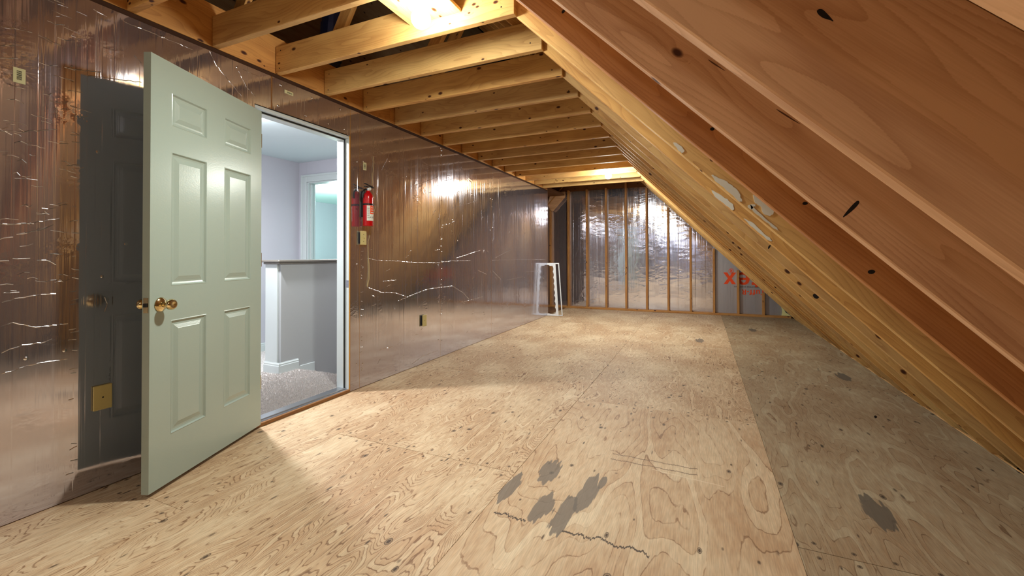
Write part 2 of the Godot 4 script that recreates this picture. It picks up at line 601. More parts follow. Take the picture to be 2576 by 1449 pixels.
	plain("drywall", Color(0.72, 0.70, 0.66), 0.9)

# ------------------------------------------------------------------ floor
func build_floor() -> void:
	var floor_ := thing("floor", "worn plywood subfloor of long sheets with knots and grey stains", "floor", Vector3.ZERO, "", "structure")
	# columns of sheets: x from, x to, first seam, style names by row from the camera side
	var cols := [[-0.02, 0.558, 0.79], [0.558, 1.774, -0.08], [1.774, 2.99, -1.29], [2.99, 4.15, 0.0]]
	var looks := [["ply_dense_a", "ply_dense_b"], ["ply_dense_b", "ply_dense_a"], ["ply_broad", "ply_mid"], ["ply_mid", "ply_dirt_falloff"]]
	for c in 4:
		var col: Array = cols[c]
		var seams := []
		for r in range(-4, 4):
			seams.append(col[2] + 2.44 * r)
		for i in seams.size() - 1:
			var z0: float = maxf(seams[i], -6.94)
			var z1: float = minf(seams[i + 1], 6.1)
			if z1 - z0 < 0.05: continue
			var name_m: String = looks[c][0]
			if c == 0: name_m = "ply_dense_a" if i % 2 else "ply_dense_b"
			elif c == 1: name_m = "ply_dense_b" if i % 2 == 0 else "ply_dense_a"
			elif c == 2: name_m = "ply_broad" if i == 4 else ["ply_mid", "ply_dense_a"][i % 2]
			else: name_m = "ply_dirt_falloff"
			var st := begin()
			var g := 0.0008
			var x0: float = col[0] + g
			var x1: float = col[1] - g
			var lo := Vector3(x0, -0.018, z0 + g)
			var hi := Vector3(x1, 0.0 - 0.0006 * ((i + c) % 2), z1 - g)
			ply_sheet(st, lo, hi, Vector2(col[0] if c else -0.66, seams[i]), i % 2 == 1 and not (c == 2 and i == 4))
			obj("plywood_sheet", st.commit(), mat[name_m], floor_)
	obj("floor_framing", box_mesh(Vector3(-0.02, -0.26, -6.94), Vector3(4.145, -0.0185, 6.1), 0.001), mat.gap_dark, floor_)
	# splintered outer edge of the sheets along the rafter feet
	var st := begin()
	var z := 0.9
	while z > -6.7:
		var l := rng.randf_range(0.05, 0.16)
		var w := rng.randf_range(0.004, 0.022)
		add_box(st, Vector3(4.149, -0.014, z - l), Vector3(4.152 + w, rng.randf_range(-0.002, 0.004), z), 0.001, 2)
		z -= l
	var e := obj("splintered_edge", st.commit(), mat.ply_edge, floor_)
	e.set_meta("kind", "stuff")

func ply_sheet(st: SurfaceTool, lo: Vector3, hi: Vector3, origin: Vector2, mirrored: bool) -> void:
	var uv := func(x: float, z: float) -> Vector2:
		var u := (x - origin.x) / 1.22
		var v := (z - origin.y) / 2.44
		return Vector2(1.0 - u if mirrored else u, v)
	var ch := 0.0008
	var t := [Vector3(lo.x + ch, hi.y, lo.z + ch), Vector3(hi.x - ch, hi.y, lo.z + ch), Vector3(hi.x - ch, hi.y, hi.z - ch), Vector3(lo.x + ch, hi.y, hi.z - ch)]
	var m := [Vector3(lo.x, hi.y - ch, lo.z), Vector3(hi.x, hi.y - ch, lo.z), Vector3(hi.x, hi.y - ch, hi.z), Vector3(lo.x, hi.y - ch, hi.z)]
	var b := [Vector3(lo.x, lo.y, lo.z), Vector3(hi.x, lo.y, lo.z), Vector3(hi.x, lo.y, hi.z), Vector3(lo.x, lo.y, hi.z)]
	quad(st, t[0], t[1], t[2], t[3], Vector3.UP, uv.call(t[0].x, t[0].z), uv.call(t[1].x, t[1].z), uv.call(t[2].x, t[2].z), uv.call(t[3].x, t[3].z))
	var mid := (lo + hi) * 0.5
	for i in 4:
		var j := (i + 1) % 4
		var out: Vector3 = (m[i] + m[j]) * 0.5 - mid
		out.y = 0
		var axis := Vector3(signf(out.x), 0, 0) if (i % 2 == 1) else Vector3(0, 0, signf(out.z))
		var u0: Vector2 = uv.call(m[i].x, m[i].z)
		var u1: Vector2 = uv.call(m[j].x, m[j].z)
		quad(st, t[i], t[j], m[j], m[i], (axis + Vector3.UP).normalized(), u0, u1, u1, u0)
		quad(st, m[i], m[j], b[j], b[i], axis, u0, u1, u1, u0)

# ------------------------------------------------------------------ left (foil) wall
func foil_panel(under: Node3D, z0: float, z1: float, y0: float, y1: float, notch := Vector2.ZERO) -> void:
	# board faced with foil on x = 0, foam core behind; notch = (z, y): cut away where z < notch.x and y < notch.y
	var g := 0.0012
	z0 += g; z1 -= g
	var front := begin()
	var rest := begin()
	var uvf := func(y: float, z: float) -> Vector2: return Vector2(-z / 4.88 + 0.5, 1.0 - y / 2.44)
	var poly := [Vector2(z0, y0), Vector2(z1, y0), Vector2(z1, y1), Vector2(z0, y1)]
	var cells := [[z0, z1, y0, y1]]
	if notch != Vector2.ZERO:
		poly = [Vector2(notch.x, y0), Vector2(z1, y0), Vector2(z1, y1), Vector2(z0, y1), Vector2(z0, notch.y), Vector2(notch.x, notch.y)]
		cells = [[notch.x, z1, y0, y1], [z0, notch.x, notch.y, y1]]
	for c in cells:
		quad(front, Vector3(0, c[2], c[0]), Vector3(0, c[2], c[1]), Vector3(0, c[3], c[1]), Vector3(0, c[3], c[0]), Vector3.RIGHT, uvf.call(c[2], c[0]), uvf.call(c[2], c[1]), uvf.call(c[3], c[1]), uvf.call(c[3], c[0]))
		quad(rest, Vector3(-0.02, c[2], c[0]), Vector3(-0.02, c[2], c[1]), Vector3(-0.02, c[3], c[1]), Vector3(-0.02, c[3], c[0]), Vector3.LEFT)
	for i in poly.size():
		var a: Vector2 = poly[i]
		var b: Vector2 = poly[(i + 1) % poly.size()]
		var d := (b - a).normalized()
		quad(rest, Vector3(0, a.y, a.x), Vector3(0, b.y, b.x), Vector3(-0.02, b.y, b.x), Vector3(-0.02, a.y, a.x), Vector3(0, -d.x, d.y))
	var m := front.commit()
	m = rest.commit(m)
	m.surface_set_material(0, mat.foil)
	m.surface_set_material(1, mat.foam_edge)
	obj("foil_panel", m, null, under)

func build_left_wall() -> void:
	var w := thing("wall_left", "reflective silver foil insulation wall with creases, running along the plywood floor", "wall", Vector3.ZERO, "", "structure")
	var top := 2.335
	foil_panel(w, -0.028, 1.19, 0.004, top, Vector2(0.085, 2.112))
	for i in 4:
		foil_panel(w, 1.19 + 1.22 * i, minf(2.41 + 1.22 * i, 6.1), 0.004, top)
	foil_panel(w, -0.700, -0.036, 2.115, top)
	foil_panel(w, -0.836, -0.730, 0.004, top)
	var js := [-0.836, -2.036, -3.285, -4.448, -5.62]
	for i in 4:
		foil_panel(w, js[i + 1], js[i], 0.004, top)
	obj("wood_strip", box_mesh(Vector3(-0.02, 2.112, -0.0355), Vector3(-0.001, top, -0.0285), 0.001, 1), mat.sill_wood, w)
	obj("wood_strip", box_mesh(Vector3(-0.02, 2.112, -0.7295), Vector3(-0.001, top, -0.7005), 0.001, 1), mat.foil, w)
	# framing behind the foil; the hall face is drywall
	for zz in [[-5.62, -0.79], [0.12, 6.1]]:
		obj("partition", box_mesh(Vector3(-0.12, 0.0, zz[0]), Vector3(-0.021, 2.36, zz[1]), 0.001, 2), mat.drywall, w)
	obj("partition", box_mesh(Vector3(-0.12, 2.115, -0.79), Vector3(-0.021, 2.36, 0.12), 0.001, 2), mat.drywall, w)
	obj("end_stud", box_mesh(Vector3(-0.12, 0.0, -5.64), Vector3(-0.005, 2.36, -5.622), 0.002, 1), mat.old_wood, w)
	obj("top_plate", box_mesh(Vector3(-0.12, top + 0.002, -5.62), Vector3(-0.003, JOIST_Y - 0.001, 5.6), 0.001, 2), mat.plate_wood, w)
	var z := 6.1
	var n := 0
	while z > -5.6:
		var z1 := maxf(z - 2.44, -5.62)
		obj("rim_board", box_mesh(Vector3(-0.04, JOIST_Y + 0.002, z1 + 0.001), Vector3(-0.004, 2.62, z - 0.001), 0.002, 2, Vector2(n * 0.6, n * 0.1)), mat.rim_wood, w)
		z = z1
		n += 1
	# creases pressed into the foil
	var st := begin()
	for l in creases():
		crease(st, l, 0.0019, 0.0013)
	for i in 70:
		var zz := rng.randf_range(0.93, 1.19)
		var yy := rng.randf_range(0.9, 2.3)
		var len_ := rng.randf_range(0.015, 0.07)
		crease(st, [Vector2(zz, yy), Vector2(zz - len_ * 0.5, yy + rng.randf_range(-0.006, 0.008)), Vector2(zz - len_, yy + rng.randf_range(-0.01, 0.012))], 0.0013, 0.0010)
	for i in 90:
		var zz := rng.randf_range(-5.4, -0.86)
		var yy := rng.randf_range(0.1, 2.25)
		var a := rng.randf_range(-0.9, 0.9)
		var len_ := rng.randf_range(0.01, 0.06)
		crease(st, [Vector2(zz, yy), Vector2(zz - cos(a) * len_, yy + sin(a) * len_)], 0.002, 0.001)
	var cr := obj("foil_crease", st.commit(), mat.crease_foil, w)
	cr.set_meta("kind", "stuff")
	# joint rumples: little ridges beside each seam
	st = begin()
	for jz in [-0.845, -2.05, -3.30, -4.46, 0.955]:
		var y := 0.1
		while y < 2.3:
			y += rng.randf_range(0.012, 0.06)
			if rng.randf() < 0.5:
				var o := rng.randf_range(-0.01, 0.01)
				crease(st, [Vector2(jz + o, y), Vector2(jz + o - rng.randf_range(0.008, 0.03), y + rng.randf_range(-0.008, 0.008))], 0.002, 0.0012)
	cr = obj("joint_rumple", st.commit(), mat.crease_foil, w)
	cr.set_meta("kind", "stuff")
	# washers of the nails that hold the boards
	var wst := begin()
	lathe(wst, Transform3D(Basis(Vector3.BACK, -PI / 2), Vector3.ZERO), [Vector2(0.0001, 0.0022), Vector2(0.003, 0.0019), Vector2(0.006, 0.0007), Vector2(0.0075, 0.0)], 14)
	var wm := wst.commit()
	var spots := []
	for zz in [1.0, 0.6, 0.2, -0.1, -0.35, -0.62]: spots.append(Vector2(zz, 2.30))
	for zz in [-0.08, -0.3, -0.5, -0.66]: spots.append(Vector2(zz, 2.15))
	for jz in [-0.80, -0.87, -2.0, -2.07, -3.25, -3.32, -4.42, -4.49]:
		for k in 5: spots.append(Vector2(jz, 0.22 + 0.42 * k + rng.randf_range(-0.05, 0.05)))
	for s in [Vector2(0.86, 1.62), Vector2(0.75, 1.18), Vector2(0.84, 1.02), Vector2(1.09, 0.68), Vector2(0.97, 0.69), Vector2(1.17, 0.36), Vector2(-1.2, 2.0), Vector2(-1.45, 1.9), Vector2(-1.28, 0.62), Vector2(-1.66, 0.6), Vector2(-2.4, 1.3)]: spots.append(s)
	for s in spots:
		var o := obj("fastener", wm, mat.crease_foil, w)
		o.position = Vector3(0.0005, s.y, s.x)

func crease(st: SurfaceTool, line: Array, half: float, high: float) -> void:
	# a pinched ridge standing off the foil along a (z, y) line
	var pts := []
	for i in line.size() - 1:
		var a: Vector2 = line[i]
		var b: Vector2 = line[i + 1]
		var n := maxi(1, int((b - a).length() / 0.012))
		for k in n:
			pts.append(a.lerp(b, float(k) / n) + Vector2(rng.randf_range(-0.002, 0.002), rng.randf_range(-0.0025, 0.0025)))
	pts.append(line[-1])
	for i in pts.size() - 1:
		var a: Vector2 = pts[i]
		var b: Vector2 = pts[i + 1]
		var s := (b - a).normalized().orthogonal() * half
		var h0 := high * rng.randf_range(0.3, 1.0)
		var A := Vector3(0.0003, a.y, a.x)
		var B := Vector3(0.0003, b.y, b.x)
		var S := Vector3(0, s.y, s.x)
		flat_quad(st, A - S, B - S, B + Vector3(h0, 0, 0), A + Vector3(h0, 0, 0), Vector3.RIGHT)
		flat_quad(st, A + S, B + S, B + Vector3(h0, 0, 0), A + Vector3(h0, 0, 0), Vector3.RIGHT)

func creases() -> Array:
	var s := "-.92 1.1 -1.05 1.08 -1.33 1.07 -1.61 1.05 -2.03 1.04;-2.04 1.05 -2.29 1.06 -2.71 1.06;-1.93 1.18 -2.03 1.19;-.92 .85 -1.1 .79 -1.29 .77 -1.42 .73 -1.47 .71;-1.33 .69 -1.61 .74 -1.82 .77 -2.03 .77;-2.05 .77 -2.29 .77 -2.53 .67 -2.67 .58;-1.12 .89 -1.3 .89;-2.36 1.09 -2.64 1.14 -2.95 1.19;-2.49 .56 -3.03 .58;-1.54 .04 -1.71 .08 -1.98 .08;-1.08 .27 -1.25 .27;-2.26 1.67 -2.87 1.83;-2.07 1.46 -2.23 1.49 -2.36 1.54;-3.39 1.09 -3.95 1.22;-3.3 .92 -3.58 .78;-3.78 .76 -4.4 .78;-3.3 1.06 -4.24 1.06 -5.52 1.05;-1.1 1.9 -1.18 2.02;-2.91 .93 -3.14 .87;-4.49 .86 -5.12 .85;-2.1 1.96 -2.29 2.02;-1.42 1.78 -1.71 1.88 -1.99 1.99;1.16 .93 1.11 .94 1.06 .95 1 .95;1.16 .83 1.13 .84 1.11 .83 1.06 .81 1.01 .81 .96 .81;1.16 .72 1.1 .74 1.03 .74 1.01 .75;1.16 .63 1.12 .64 1.07 .65 1.01 .65 .96 .65;1.12 1.21 1.09 1.22 1.03 1.25;1.06 1.1 1.03 1.1 1 1.08;1.17 1.1 1.14 1.1;1.13 1.11 1.08 1.11;1.17 1.19 1.13 1.2;.83 .85 .82 .89 .83 .92;1.02 1.13 .98 1.13;1.17 1.25 1.07 1.26;1.17 2.07 1.13 2.08 1.08 2.09;1.06 2.09 .98 2.07;1.17 1.99 1.13 2.01;.36 2.33 .32 2.26 .24 2.19 .17 2.13;.19 2.28 .14 2.2 .08 2.16;.72 2.15 .69 2.12;.16 2.3 .05 2.3;1.17 1.64 1.11 1.65 1 1.69;.98 1.98 .92 1.99 .85 2.01;.91 1.97 .83 1.99 .69 2.02;.88 2.3 .83 2.29;.77 2.3 .64 2.3 .45 2.3;1.17 1.94 1.12 1.96;1.17 1.25 1.08 1.26 .99 1.29;1.12 1.21 1.06 1.23 1.01 1.26"
	var out := []
	for l in s.split(";"):
		var v := l.split_floats(" ")
		var line := []
		for i in range(0, v.size(), 2): line.append(Vector2(v[i], v[i + 1]))
		out.append(line)
	return out

# ------------------------------------------------------------------ far wall
func build_far_wall() -> void:
	var w := thing("wall_far", "gable end wall of foil insulation between studs, under the roof slope", "wall", Vector3.ZERO, "", "structure")
	var zf := FAR_Z - 0.09
	# foil sheets 1.22 m wide, cut to the roof slope; the last one is the dull printed side
	var xs := [-0.62, 0.05, 1.25, 2.47, 2.862, 4.13]
	for i in 5:
		var x0: float = xs[i] + 0.001
		var x1: float = xs[i + 1] - 0.001
		var t0 := minf(2.51, ROOF_C + 0.1 - x0)
		var t1 := minf(2.51, ROOF_C + 0.1 - x1)
		var pts := [Vector2(x0, 0.02), Vector2(x1, 0.02), Vector2(x1, t1)]
		if t0 >= 2.51 and t1 < 2.51: pts.append(Vector2(ROOF_C + 0.1 - 2.51, 2.51))
		pts.append(Vector2(x0, t0))
		var st := begin()
		var rest := begin()
		for k in range(1, pts.size() - 1):
			var a: Vector2 = pts[0]
			var b: Vector2 = pts[k]
			var c: Vector2 = pts[k + 1]
			var uv := func(p: Vector2) -> Vector2: return Vector2(p.x / 2.44 + 0.13 * i, 1.0 - p.y / 2.44)
			tri(st, Vector3(a.x, a.y, zf), Vector3(b.x, b.y, zf), Vector3(c.x, c.y, zf), Vector3.BACK, uv.call(a), uv.call(b), uv.call(c))
			tri(rest, Vector3(a.x, a.y, zf - 0.02), Vector3(b.x, b.y, zf - 0.02), Vector3(c.x, c.y, zf - 0.02), Vector3.FORWARD, a, b, c)
		for k in pts.size():
			var a: Vector2 = pts[k]
			var b: Vector2 = pts[(k + 1) % pts.size()]
			var d := (b - a).normalized()
			quad(rest, Vector3(a.x, a.y, zf), Vector3(b.x, b.y, zf), Vector3(b.x, b.y, zf - 0.02), Vector3(a.x, a.y, zf - 0.02), Vector3(d.y, -d.x, 0))
		var m := st.commit()
		m = rest.commit(m)
		m.surface_set_material(0, mat.printed_foil if i == 4 else mat.gable_foil)
		m.surface_set_material(1, mat.foam_edge)
		obj("foil_panel", m, null, w)
	obj("gable_sheathing", box_mesh(Vector3(-1.5, 0.0, zf - 0.05), Vector3(4.6, 4.9, zf - 0.021), 0.001), mat.deck_wood, w)
	obj("gable_header", box_mesh(Vector3(-0.6, 2.515, zf - 0.02), Vector3(1.72, 2.85, zf + 0.004), 0.002), mat.old_wood, w)
	obj("bottom_plate", box_mesh(Vector3(-0.62, 0.0005, FAR_Z - 0.088), Vector3(4.11, 0.038, FAR_Z), 0.002), mat.stud_wood, w)
	# print on the dull sheet, upside down as the board was set
	var zt := zf + 0.001
	lettering(w, "Tuff-R", Vector3(3.53, 0.44, zt), 0.13, mat.orange_ink, 0.93)
	lettering(w, "INSULATING SHEATHING", Vector3(3.43, 0.535, zt), 0.036, mat.grey_ink, 1.0)
	lettering(w, "Celotex", Vector3(3.77, 0.66, zt), 0.40, mat.orange_ink, 1.0)
	lettering(w, "®", Vector3(3.17, 0.83, zt), 0.12, mat.orange_ink, 1.0)

func lettering(under: Node3D, text: String, at: Vector3, size: float, m: Material, _squeeze: float) -> void:
	var t := TextMesh.new()
	t.text = text
	var f := SystemFont.new()
	f.font_names = PackedStringArray(["Droid Sans"])
	f.font_weight = 800
	t.font = f
	t.font_size = 64
	t.pixel_size = size / 64.0
	t.depth = 0.0012
	var o := obj("printed_lettering", t, m, under)
	o.position = at
	o.rotation.z = PI

# ------------------------------------------------------------------ rest of the shell
func build_shell() -> void:
	var w := thing("wall_back", "gable wall closing the attic room behind the viewer, its foil facing added as a reflector", "wall", Vector3.ZERO, "", "structure")
	obj("wall_sheathing", box_mesh(Vector3(-0.2, -0.2, 5.6), Vector3(4.7, 5.0, 5.64), 0.001), mat.gable_foil, w)  # foil facing added to throw bulb light back as fill
	# roof deck in boards over the rafters
	var c := thing("ceiling", "dark wood roof deck boards above the sloping rafters", "roof", Vector3.ZERO, "", "structure")
	var down := Vector3(1, -1, 0).normalized()
	var out := Vector3(1, 1, 0).normalized()
	var basis := Basis(Vector3(0, 0, 1), out, Vector3(0, 0, 1).cross(out))
	for i in 6:
		var s := 1.22 * (i + 0.5) - 0.5
		var base := Vector3(ROOF_C + 0.1, -0.1, 0) - down * s + out * (0.236 + 0.009)
		var st := begin()
		board(st, Transform3D(basis, Vector3(base.x, base.y, -0.42)), Vector3(13.1, 0.016, 1.216), 0.001, Vector2(0.4 * i, 0.2 * i))
		obj("roof_panel", st.commit(), mat.deck_wood, c)
	var l := thing("wall_attic", "dark boarded wall at the back of the loft above the hall", "wall", Vector3.ZERO, "", "structure")
	obj("wall_sheathing", box_mesh(Vector3(-1.75, 2.45, -6.95), Vector3(-1.7, 6.0, 6.1), 0.001, 2), mat.deck_wood, l)
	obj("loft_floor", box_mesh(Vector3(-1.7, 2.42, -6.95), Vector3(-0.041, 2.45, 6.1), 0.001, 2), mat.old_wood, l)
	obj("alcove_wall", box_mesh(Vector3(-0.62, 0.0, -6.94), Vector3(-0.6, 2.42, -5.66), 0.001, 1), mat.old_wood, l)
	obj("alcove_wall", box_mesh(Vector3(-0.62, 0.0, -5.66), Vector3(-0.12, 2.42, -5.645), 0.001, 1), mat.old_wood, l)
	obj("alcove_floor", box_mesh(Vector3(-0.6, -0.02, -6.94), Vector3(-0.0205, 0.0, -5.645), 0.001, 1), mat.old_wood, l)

# ------------------------------------------------------------------ hall beyond the door
func baseboard(st: SurfaceTool, a: Vector3, b: Vector3, n: Vector3, high := 0.10) -> void:
	# stepped moulding against a wall running from a to b, standing off along n
	var prof := [Vector2(0.014, 0.0), Vector2(0.014, high * 0.72), Vector2(0.010, high * 0.76), Vector2(0.010, high * 0.88), Vector2(0.005, high * 0.94), Vector2(0.003, high), Vector2(0.0, high)]
	var along := (b - a).normalized()
	for i in prof.size() - 1:
		var p: Vector2 = prof[i]
		var q: Vector2 = prof[i + 1]
		flat_quad(st, a + n * p.x + Vector3.UP * p.y, b + n * p.x + Vector3.UP * p.y, b + n * q.x + Vector3.UP * q.y, a + n * q.x + Vector3.UP * q.y, n + Vector3.UP * 0.6)
	for e in [[a, -along], [b, along]]:
		var o: Vector3 = e[0]
		for i in range(1, prof.size() - 1):
			tri(st, o, o + n * prof[i - 1].x + Vector3.UP * prof[i - 1].y, o + n * prof[i].x + Vector3.UP * prof[i].y, e[1], Vector2.ZERO, Vector2.ZERO, Vector2.ZERO)

func build_hall() -> void:
	var cy := 0.03
	var ch := 2.30
	var fl := thing("floor_hall", "pale grey carpet in the hall beyond the open doorway", "carpet", Vector3.ZERO, "", "structure")
	obj("carpet_pad", box_mesh(Vector3(-2.0, -0.1, -1.01), Vector3(-0.105, cy - 0.006, 1.5), 0.004), mat.carpet, fl)
	obj("carpet_landing", box_mesh(Vector3(-2.0, -0.1, -1.87), Vector3(-1.14, cy - 0.006, -1.01), 0.001), mat.carpet, fl)
	var tuft := begin()
	for k in 3:
		var a := TAU * k / 3.0
		var o := Vector3(cos(a), 0, sin(a)) * 0.0022
		var s := Vector3(-sin(a), 0, cos(a)) * 0.0018
		var tip := Vector3(cos(a) * 0.004, 0.012, sin(a) * 0.004)
		flat_quad(tuft, o - s, o + s, tip + s * 0.5, tip - s * 0.5, o)
	var mm := MultiMesh.new()
	mm.transform_format = MultiMesh.TRANSFORM_3D
	mm.mesh = tuft.commit()
	var spots := []
	for i in 26000:
		spots.append(Vector3(-0.115 - 1.1 * rng.randf() * sqrt(rng.randf()), cy - 0.008, rng.randf_range(-1.0, 0.15)))
	mm.instance_count = spots.size()
	for i in spots.size():
		var b := Basis(Vector3.UP, rng.randf() * TAU) * Basis(Vector3.RIGHT, rng.randf_range(-0.5, 0.5))
		mm.set_instance_transform(i, Transform3D(b.scaled(Vector3.ONE * rng.randf_range(0.8, 1.3)), spots[i]))
	var pile := MultiMeshInstance3D.new()
	pile.name = "carpet_pile"
	pile.multimesh = mm
	pile.material_override = mat.carpet
	pile.set_meta("kind", "stuff")
	fl.add_child(pile)

	var wl := thing("wall_hall_side", "pale lavender hall wall seen through the doorway, opposite the attic door", "wall", Vector3.ZERO, "", "structure")
	obj("wall_board", box_mesh(Vector3(-2.05, 0, -1.97), Vector3(-2.0, ch, 1.5), 0.001, 2), mat.wall_paint, wl)
	var wb := thing("wall_hall_far", "hall wall with a white cased doorway into a mint-lit room", "wall", Vector3.ZERO, "", "structure")
	var zw := -1.87
	obj("wall_board", box_mesh(Vector3(-2.0, 0, zw - 0.1), Vector3(-1.86, ch, zw), 0.001, 1), mat.wall_paint, wb)
	obj("wall_board", box_mesh(Vector3(-1.86, 2.045, zw - 0.1), Vector3(-1.08, ch, zw), 0.001), mat.wall_paint, wb)
	obj("wall_board", box_mesh(Vector3(-1.08, -1.5, zw - 0.1), Vector3(-0.12, ch, zw), 0.001, 1), mat.wall_paint, wb)
	var tr := thing("trim_2", "white casing around the inner hall doorway above the half wall", "door casing", Vector3.ZERO, "", "structure")
	casing(tr, Vector3(-1.86, 0, zw), -1.08 + 1.86, 2.045, 0.09)
	var wk := thing("wall_hall_back", "hall wall out of sight beside the attic door", "wall", Vector3.ZERO, "", "structure")
	obj("wall_board", box_mesh(Vector3(-2.0, 0, 1.5), Vector3(-0.12, ch, 1.55), 0.001), mat.wall_paint, wk)
	var ce := thing("ceiling_hall", "smooth white hall ceiling seen through the doorway", "ceiling", Vector3.ZERO, "", "structure")
	obj("ceiling_board", box_mesh(Vector3(-2.05, ch, -1.97), Vector3(-0.1205, ch + 0.05, 1.55), 0.001, 2), mat.ceiling_paint, ce)
	var wr := thing("wall_bedroom", "mint-lit bedroom walls and ceiling glimpsed past the hall doorway", "wall", Vector3.ZERO, "", "structure")
	obj("wall_board", box_mesh(Vector3(-5.0, -0.1, -6.0), Vector3(-4.95, ch, zw - 0.1), 0.001, 2), mat.wall_paint, wr)
	obj("wall_board", box_mesh(Vector3(-4.95, -0.1, -6.05), Vector3(-0.7, ch, -6.0), 0.001), mat.wall_paint, wr)
	obj("wall_board", box_mesh(Vector3(-0.7, -0.1, -6.0), Vector3(-0.65, ch, zw - 0.1), 0.001, 2), mat.wall_paint, wr)
	obj("wall_board", box_mesh(Vector3(-5.0, -0.1, zw - 0.12), Vector3(-2.05, ch, zw - 0.1), 0.001), mat.wall_paint, wr)
	obj("ceiling_board", box_mesh(Vector3(-5.0, ch, -6.05), Vector3(-0.65, ch + 0.05, zw - 0.1), 0.001), mat.mint_paint, wr)
	obj("carpet_pad", box_mesh(Vector3(-5.0, -0.1, -6.05), Vector3(-0.65, cy, zw - 0.1), 0.001), mat.carpet, wr)
	# baseboards
	var bb := thing("baseboard_hall", "white baseboard along the lavender hall wall", "baseboard", Vector3.ZERO, "", "structure")
	var st := begin()
	baseboard(st, Vector3(-2.0, cy - 0.01, 1.4), Vector3(-2.0, cy - 0.01, zw), Vector3.RIGHT)
	obj("baseboard_run", st.commit(), mat.white_trim, bb)
	# half wall with cap and newel-like end trim
	var hw := thing("half_wall", "grey half wall with dark cap and white end trim guarding the stairs", "half wall", Vector3.ZERO, "", "structure")
	obj("half_wall_body", box_mesh(Vector3(-1.13, -1.4, zw), Vector3(-0.955, 1.05, -0.83), 0.002, 1), mat.half_wall_paint, hw)
	obj("end_trim", box_mesh(Vector3(-1.145, 0.0, -0.83), Vector3(-0.985, 1.052, -0.812), 0.002, 1), mat.white_trim, hw)
	obj("half_wall_cap", box_mesh(Vector3(-1.19, 1.062, zw), Vector3(-0.925, 1.085, -0.785), 0.006, 2), mat.cap_wood, hw)
	obj("cap_moulding", box_mesh(Vector3(-1.16, 1.044, zw), Vector3(-0.94, 1.062, -0.80), 0.005, 2), mat.cap_wood, hw)
	st = begin()
	baseboard(st, Vector3(-0.955, cy - 0.01, -0.812), Vector3(-0.955, cy - 0.01, -1.015), Vector3.RIGHT, 0.105)
	baseboard(st, Vector3(-1.15, cy - 0.01, -0.812), Vector3(-0.941, cy - 0.01, -0.812), Vector3.BACK, 0.105)
	obj("half_wall_baseboard", st.commit(), mat.white_trim, hw)
	obj("stair_skirt", box_mesh(Vector3(-0.955, -0.25, -1.2), Vector3(-0.943, 0.05, -1.013), 0.002), mat.white_trim, hw)
	obj("stair_tread", box_mesh(Vector3(-0.94, -0.25, -1.3), Vector3(-0.121, -0.17, -1.01), 0.01), mat.carpet, hw)
	obj("stair_tread", box_mesh(Vector3(-0.94, -0.6, -1.87), Vector3(-0.121, -0.36, -1.3), 0.01), mat.carpet, hw)
	# flush ceiling lamp of the hall
	var la := thing("ceiling_lamp", "round frosted flush lamp on the white hall ceiling", "lamp", Vector3(-0.76, ch, -0.25))
	st = begin()
	lathe(st, Transform3D(), [Vector2(0.16, 0.0), Vector2(0.16, -0.02), Vector2(0.15, -0.024)], 28)
	obj("lamp_base", st.commit(), mat.steel, la)
	st = begin()
	lathe(st, Transform3D(), [Vector2(0.145, -0.02), Vector2(0.125, -0.05), Vector2(0.08, -0.075), Vector2(0.001, -0.085)], 28)
	obj("lamp_shade", st.commit(), mat.dome_glass, la)

func casing(under: Node3D, at: Vector3, wide: float, high: float, w: float) -> void:
	var st := begin()
	add_box(st, at + Vector3(-w, 0, 0), at + Vector3(0, high + w, 0.014), 0.003, 1)
	add_box(st, at + Vector3(-w, 0, 0.014), at + Vector3(-w * 0.72, high + w, 0.021), 0.003, 1)
	obj("casing_leg", st.commit(), mat.white_trim, under)
	st = begin()
	add_box(st, at + Vector3(wide, 0, 0), at + Vector3(wide + w, high + w, 0.014), 0.003, 1)
	obj("casing_leg", st.commit(), mat.white_trim, under)
	st = begin()
	add_box(st, at + Vector3(0, high, 0), at + Vector3(wide, high + w, 0.014), 0.003)
	add_box(st, at + Vector3(-w * 0.72, high + w * 0.72, 0.0), at + Vector3(wide + w, high + w, 0.021), 0.003)
	obj("casing_head", st.commit(), mat.white_trim, under)
	st = begin()
	add_box(st, at + Vector3(0, 0, -0.11), at + Vector3(0.016, high, -0.001), 0.002, 1)
	add_box(st, at + Vector3(0.016, 0, -0.07), at + Vector3(0.028, high, -0.035), 0.002, 1)
	obj("door_jamb", st.commit(), mat.white_trim, under)
	st = begin()
	add_box(st, at + Vector3(0.016, high - 0.016, -0.11), at + Vector3(wide, high, -0.001), 0.002)
	obj("door_head", st.commit(), mat.white_trim, under)

